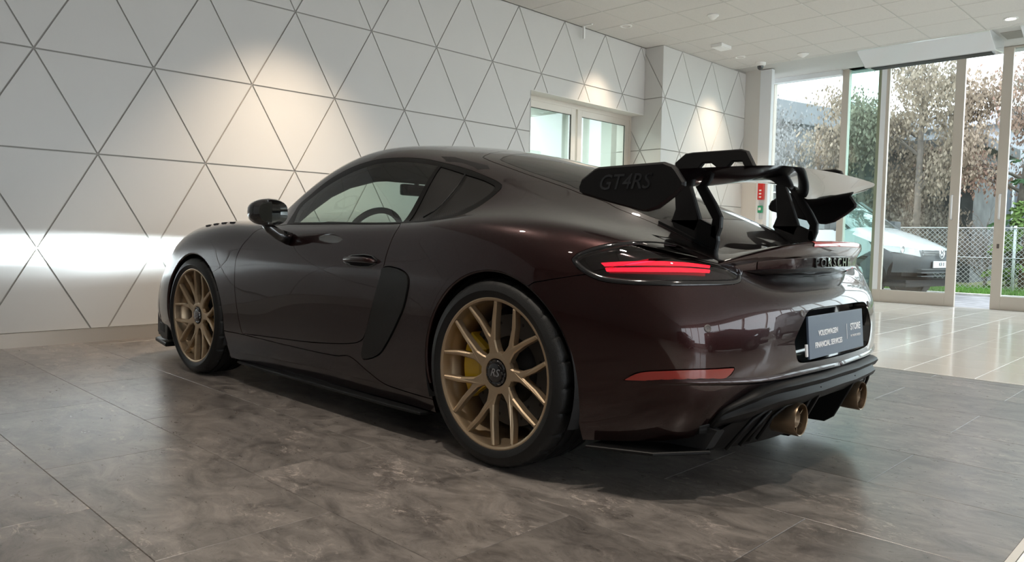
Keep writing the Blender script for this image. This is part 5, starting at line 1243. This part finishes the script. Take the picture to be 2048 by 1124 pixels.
for s_ in (1, -1):
    # flank with wheel openings
    out = []
    def side(pts, name, m, th=0.0, yo=.0): 
        V = []
        for (x, z) in pts:
            q = vf((x, z), .89); V.append(Vector((x if x < 1.2 else q.x+(x-x), s_*(q.y+yo), z)))
        return MB().add(V, [tuple(range(len(V)))]).build(name, m, van)
    arc = lambda xc, r: [(xc+r*math.cos(math.radians(a)), .30+r*math.sin(math.radians(a))) for a in range(180, -1, -15)]
    side([(-2.3,.35)]+arc(-1.55, .37)+[(-1.1,.28), (.75,.28)]+arc(1.13, .38)[:7]+[(1.40,.63),(1.70,.79),(1.58,.93),(1.30,1.03),(1.05,1.08),(.85,1.10),(-2.3,1.12)], 'van_flank', VW_)
    side([(.90,1.12),(.55,1.38),(.18,1.66),(-2.28,1.70),(-2.3,1.12)], 'upper_flank', VW_, yo=-.004)
    side([(.72,1.13),(.45,1.36),(.16,1.58),(-.55,1.60),(-.55,1.13)], 'van_side_window', VG, yo=.006)
    side([(.86,1.10),(.76,1.12),(.50,1.35),(.55,1.36)], 'van_pillar', VW_, yo=.008)
    # front corner below the lamp
    V = [vf((2.00, .30), s_*.60)-Vector((0,0,0)), ]
    cb = [(1.50,.30),(1.52,.45),(1.44,.62),(1.70,.78),(1.72,.50),(1.71,.30)]
    side([(1.50,.28),(1.52,.42),(1.46,.54),(1.64,.69),(1.70,.69),(1.705,.42),(1.69,.28)], 'bumper_corner', VB, yo=.004)
    # headlamp wraps the corner
    V = []; F = []
    for k in range(9):
        y = .885-.36*k/8; xo = 1.99-.30*(y/.89)**3.2
        zt, zb = (.86-.055*(k/8)), (.72-.035*(1-k/8)*-1-.045*(k/8))
        xb = xo+.045; back = .16*(1-k/8)**2
        V += [Vector((xb-back*1.6-.04, s_*(y+.012), zt)), Vector((xb-back*.4+.006, s_*(y+.012), zb))]
    for k in range(8): F.append((2*k, 2*k+1, 2*k+3, 2*k+2))
    hl_ = MB().add(V, F).build('van_headlamp', pbr('van_lamp_glass', (.34, .40, .39), .08, coat=1.0), van, smooth=True)
    MB().lathe([(.0, .001), (.012, .055), (.022, .062), (.026, .055)], 20, 'X', c=(1.80, s_*.80, .79)).build('reflector', pbr('van_reflector', (.7, .72, .72), .1, metal=1), hl_, smooth=True)
    MB().lathe([(.0, .001), (.012, .03), (.022, .034)], 16, 'X', c=(1.905, s_*.68, .775)).build('lamp_bulb', emit_mat('van_lamp_glow', (.75, 1.0, .92), 6), hl_)
    mm = MB().bbox((.62, s_*1.02-.11, 1.10), (.74, s_*1.02+.11, 1.30), .03).tube([(.68, s_*.86, 1.10), (.68, s_*.96, 1.14)], .03, 8); mm.build('van_mirror', VB, van, auto=40)
    for xw in (1.13, -1.55):
        wv = MB().lathe([(-.10,.18),(-.11,.29),(-.08,.315),(.08,.315),(.11,.29),(.10,.20),(.07,.19)], 36, 'Y').build('van_tyre', M['rubber'], van, smooth=True, loc=(xw, s_*.78, .315))
        dv = MB().lathe([(.06,.19),(.08,.17),(.075,.06),(.09,.05),(.09,.001)], 30, 'Y').build('wheel_cover', pbr('van_wheel_silver', (.45,.47,.48), .35, metal=.7), wv, smooth=True)
        if s_ < 0: wv.rotation_euler = (0, 0, math.pi)
        MB().lathe([(-.1, .37), (.10, .37), (.10, .30)], 32, 'Y', c=(xw, s_*.76, .30)).build('van_wheel_well', M['matte_black'], van)
for k in range(3): MB().bbox((1.985, -.52, .705+.032*k), (2.03-.012*k, .52, .722+.032*k), .004).build('grille_slat', pbr('grille_dark', (.06,.065,.07), .3), van)
for k in range(3): MB().bbox((1.97, -.62, .36+.055*k), (2.045, .62, .372+.055*k), .004).build('intake_slat', pbr('intake_grey', (.10,.11,.115), .4), van)
chrome = pbr('chrome', (.75, .76, .78), .12, metal=1)
em = MB().tube([(2.045, .078*math.cos(2*math.pi*i/28), .735+.078*math.sin(2*math.pi*i/28)) for i in range(28)], .008, 8, closed=True); em.build('badge_ring', chrome, van, smooth=True)
bv = MB()
for s_ in (1, -1):
    bv.tube([(2.047, s_*.030, .805), (2.047, 0, .742)], .007, 6); bv.tube([(2.047, s_*.064, .775), (2.047, s_*.036, .668)], .007, 6); bv.tube([(2.047, s_*.036, .668), (2.047, 0, .735)], .007, 6)
bv.build('badge_letters', chrome, van, smooth=True)
vp = MB().bbox((2.035, -.26, .50), (2.05, .26, .61), .004).build('number_plate', M['letter'], van)
tm_ = text_mesh('plate_characters', 'KR 0', .085, M['black'], .001)
for v in tm_.vertices: v.co = Vector((2.0515+v.co.z, v.co.x, v.co.y+.555))
inst('plate_characters', tm_, vp)
MB().bbox((-2.2, -.8, .18), (1.9, .8, .30), .02).build('van_underbody', M['matte_black'], van)
MB().box((-2.3, -.84, .3), (-2.28, .84, 1.7)).build('van_rear', VW_, van)

# ---- cars parked further back in the showroom; they show only as reflections in the glossy bumper
def copy_tree(o, parent=None, swap=None):
    c = o.copy()
    if c.type == 'MESH' and swap and c.data.materials and c.data.materials[0] == VW_:
        c.data = c.data.copy(); c.data.materials[0] = swap
    link(c, parent)
    for ch in list(o.children): copy_tree(ch, c, swap)
    return c
for (s, d, rz, colr, lab) in ((6.6, 9.2, 100, (.34, .33, .32), 'silver grey car reflected in the glossy rear bumper'), (2.6, 10.8, 20, (.10, .012, .012), 'dark red car reflected small in the rear bumper'), (-3.6, 10.4, 10, (.012, .012, .014), 'black car reflected small in the rear bumper beside the red one')):
    c = copy_tree(van, None, pbr('showroom_car_paint', colr, .25, coat=1.0)); c.location = R3(s, d, 0); c.rotation_euler = (0, 0, WY+math.radians(rz)); c.scale = (1, 1, .86); c.name = 'parked_car'; tag(c, lab, 'car')
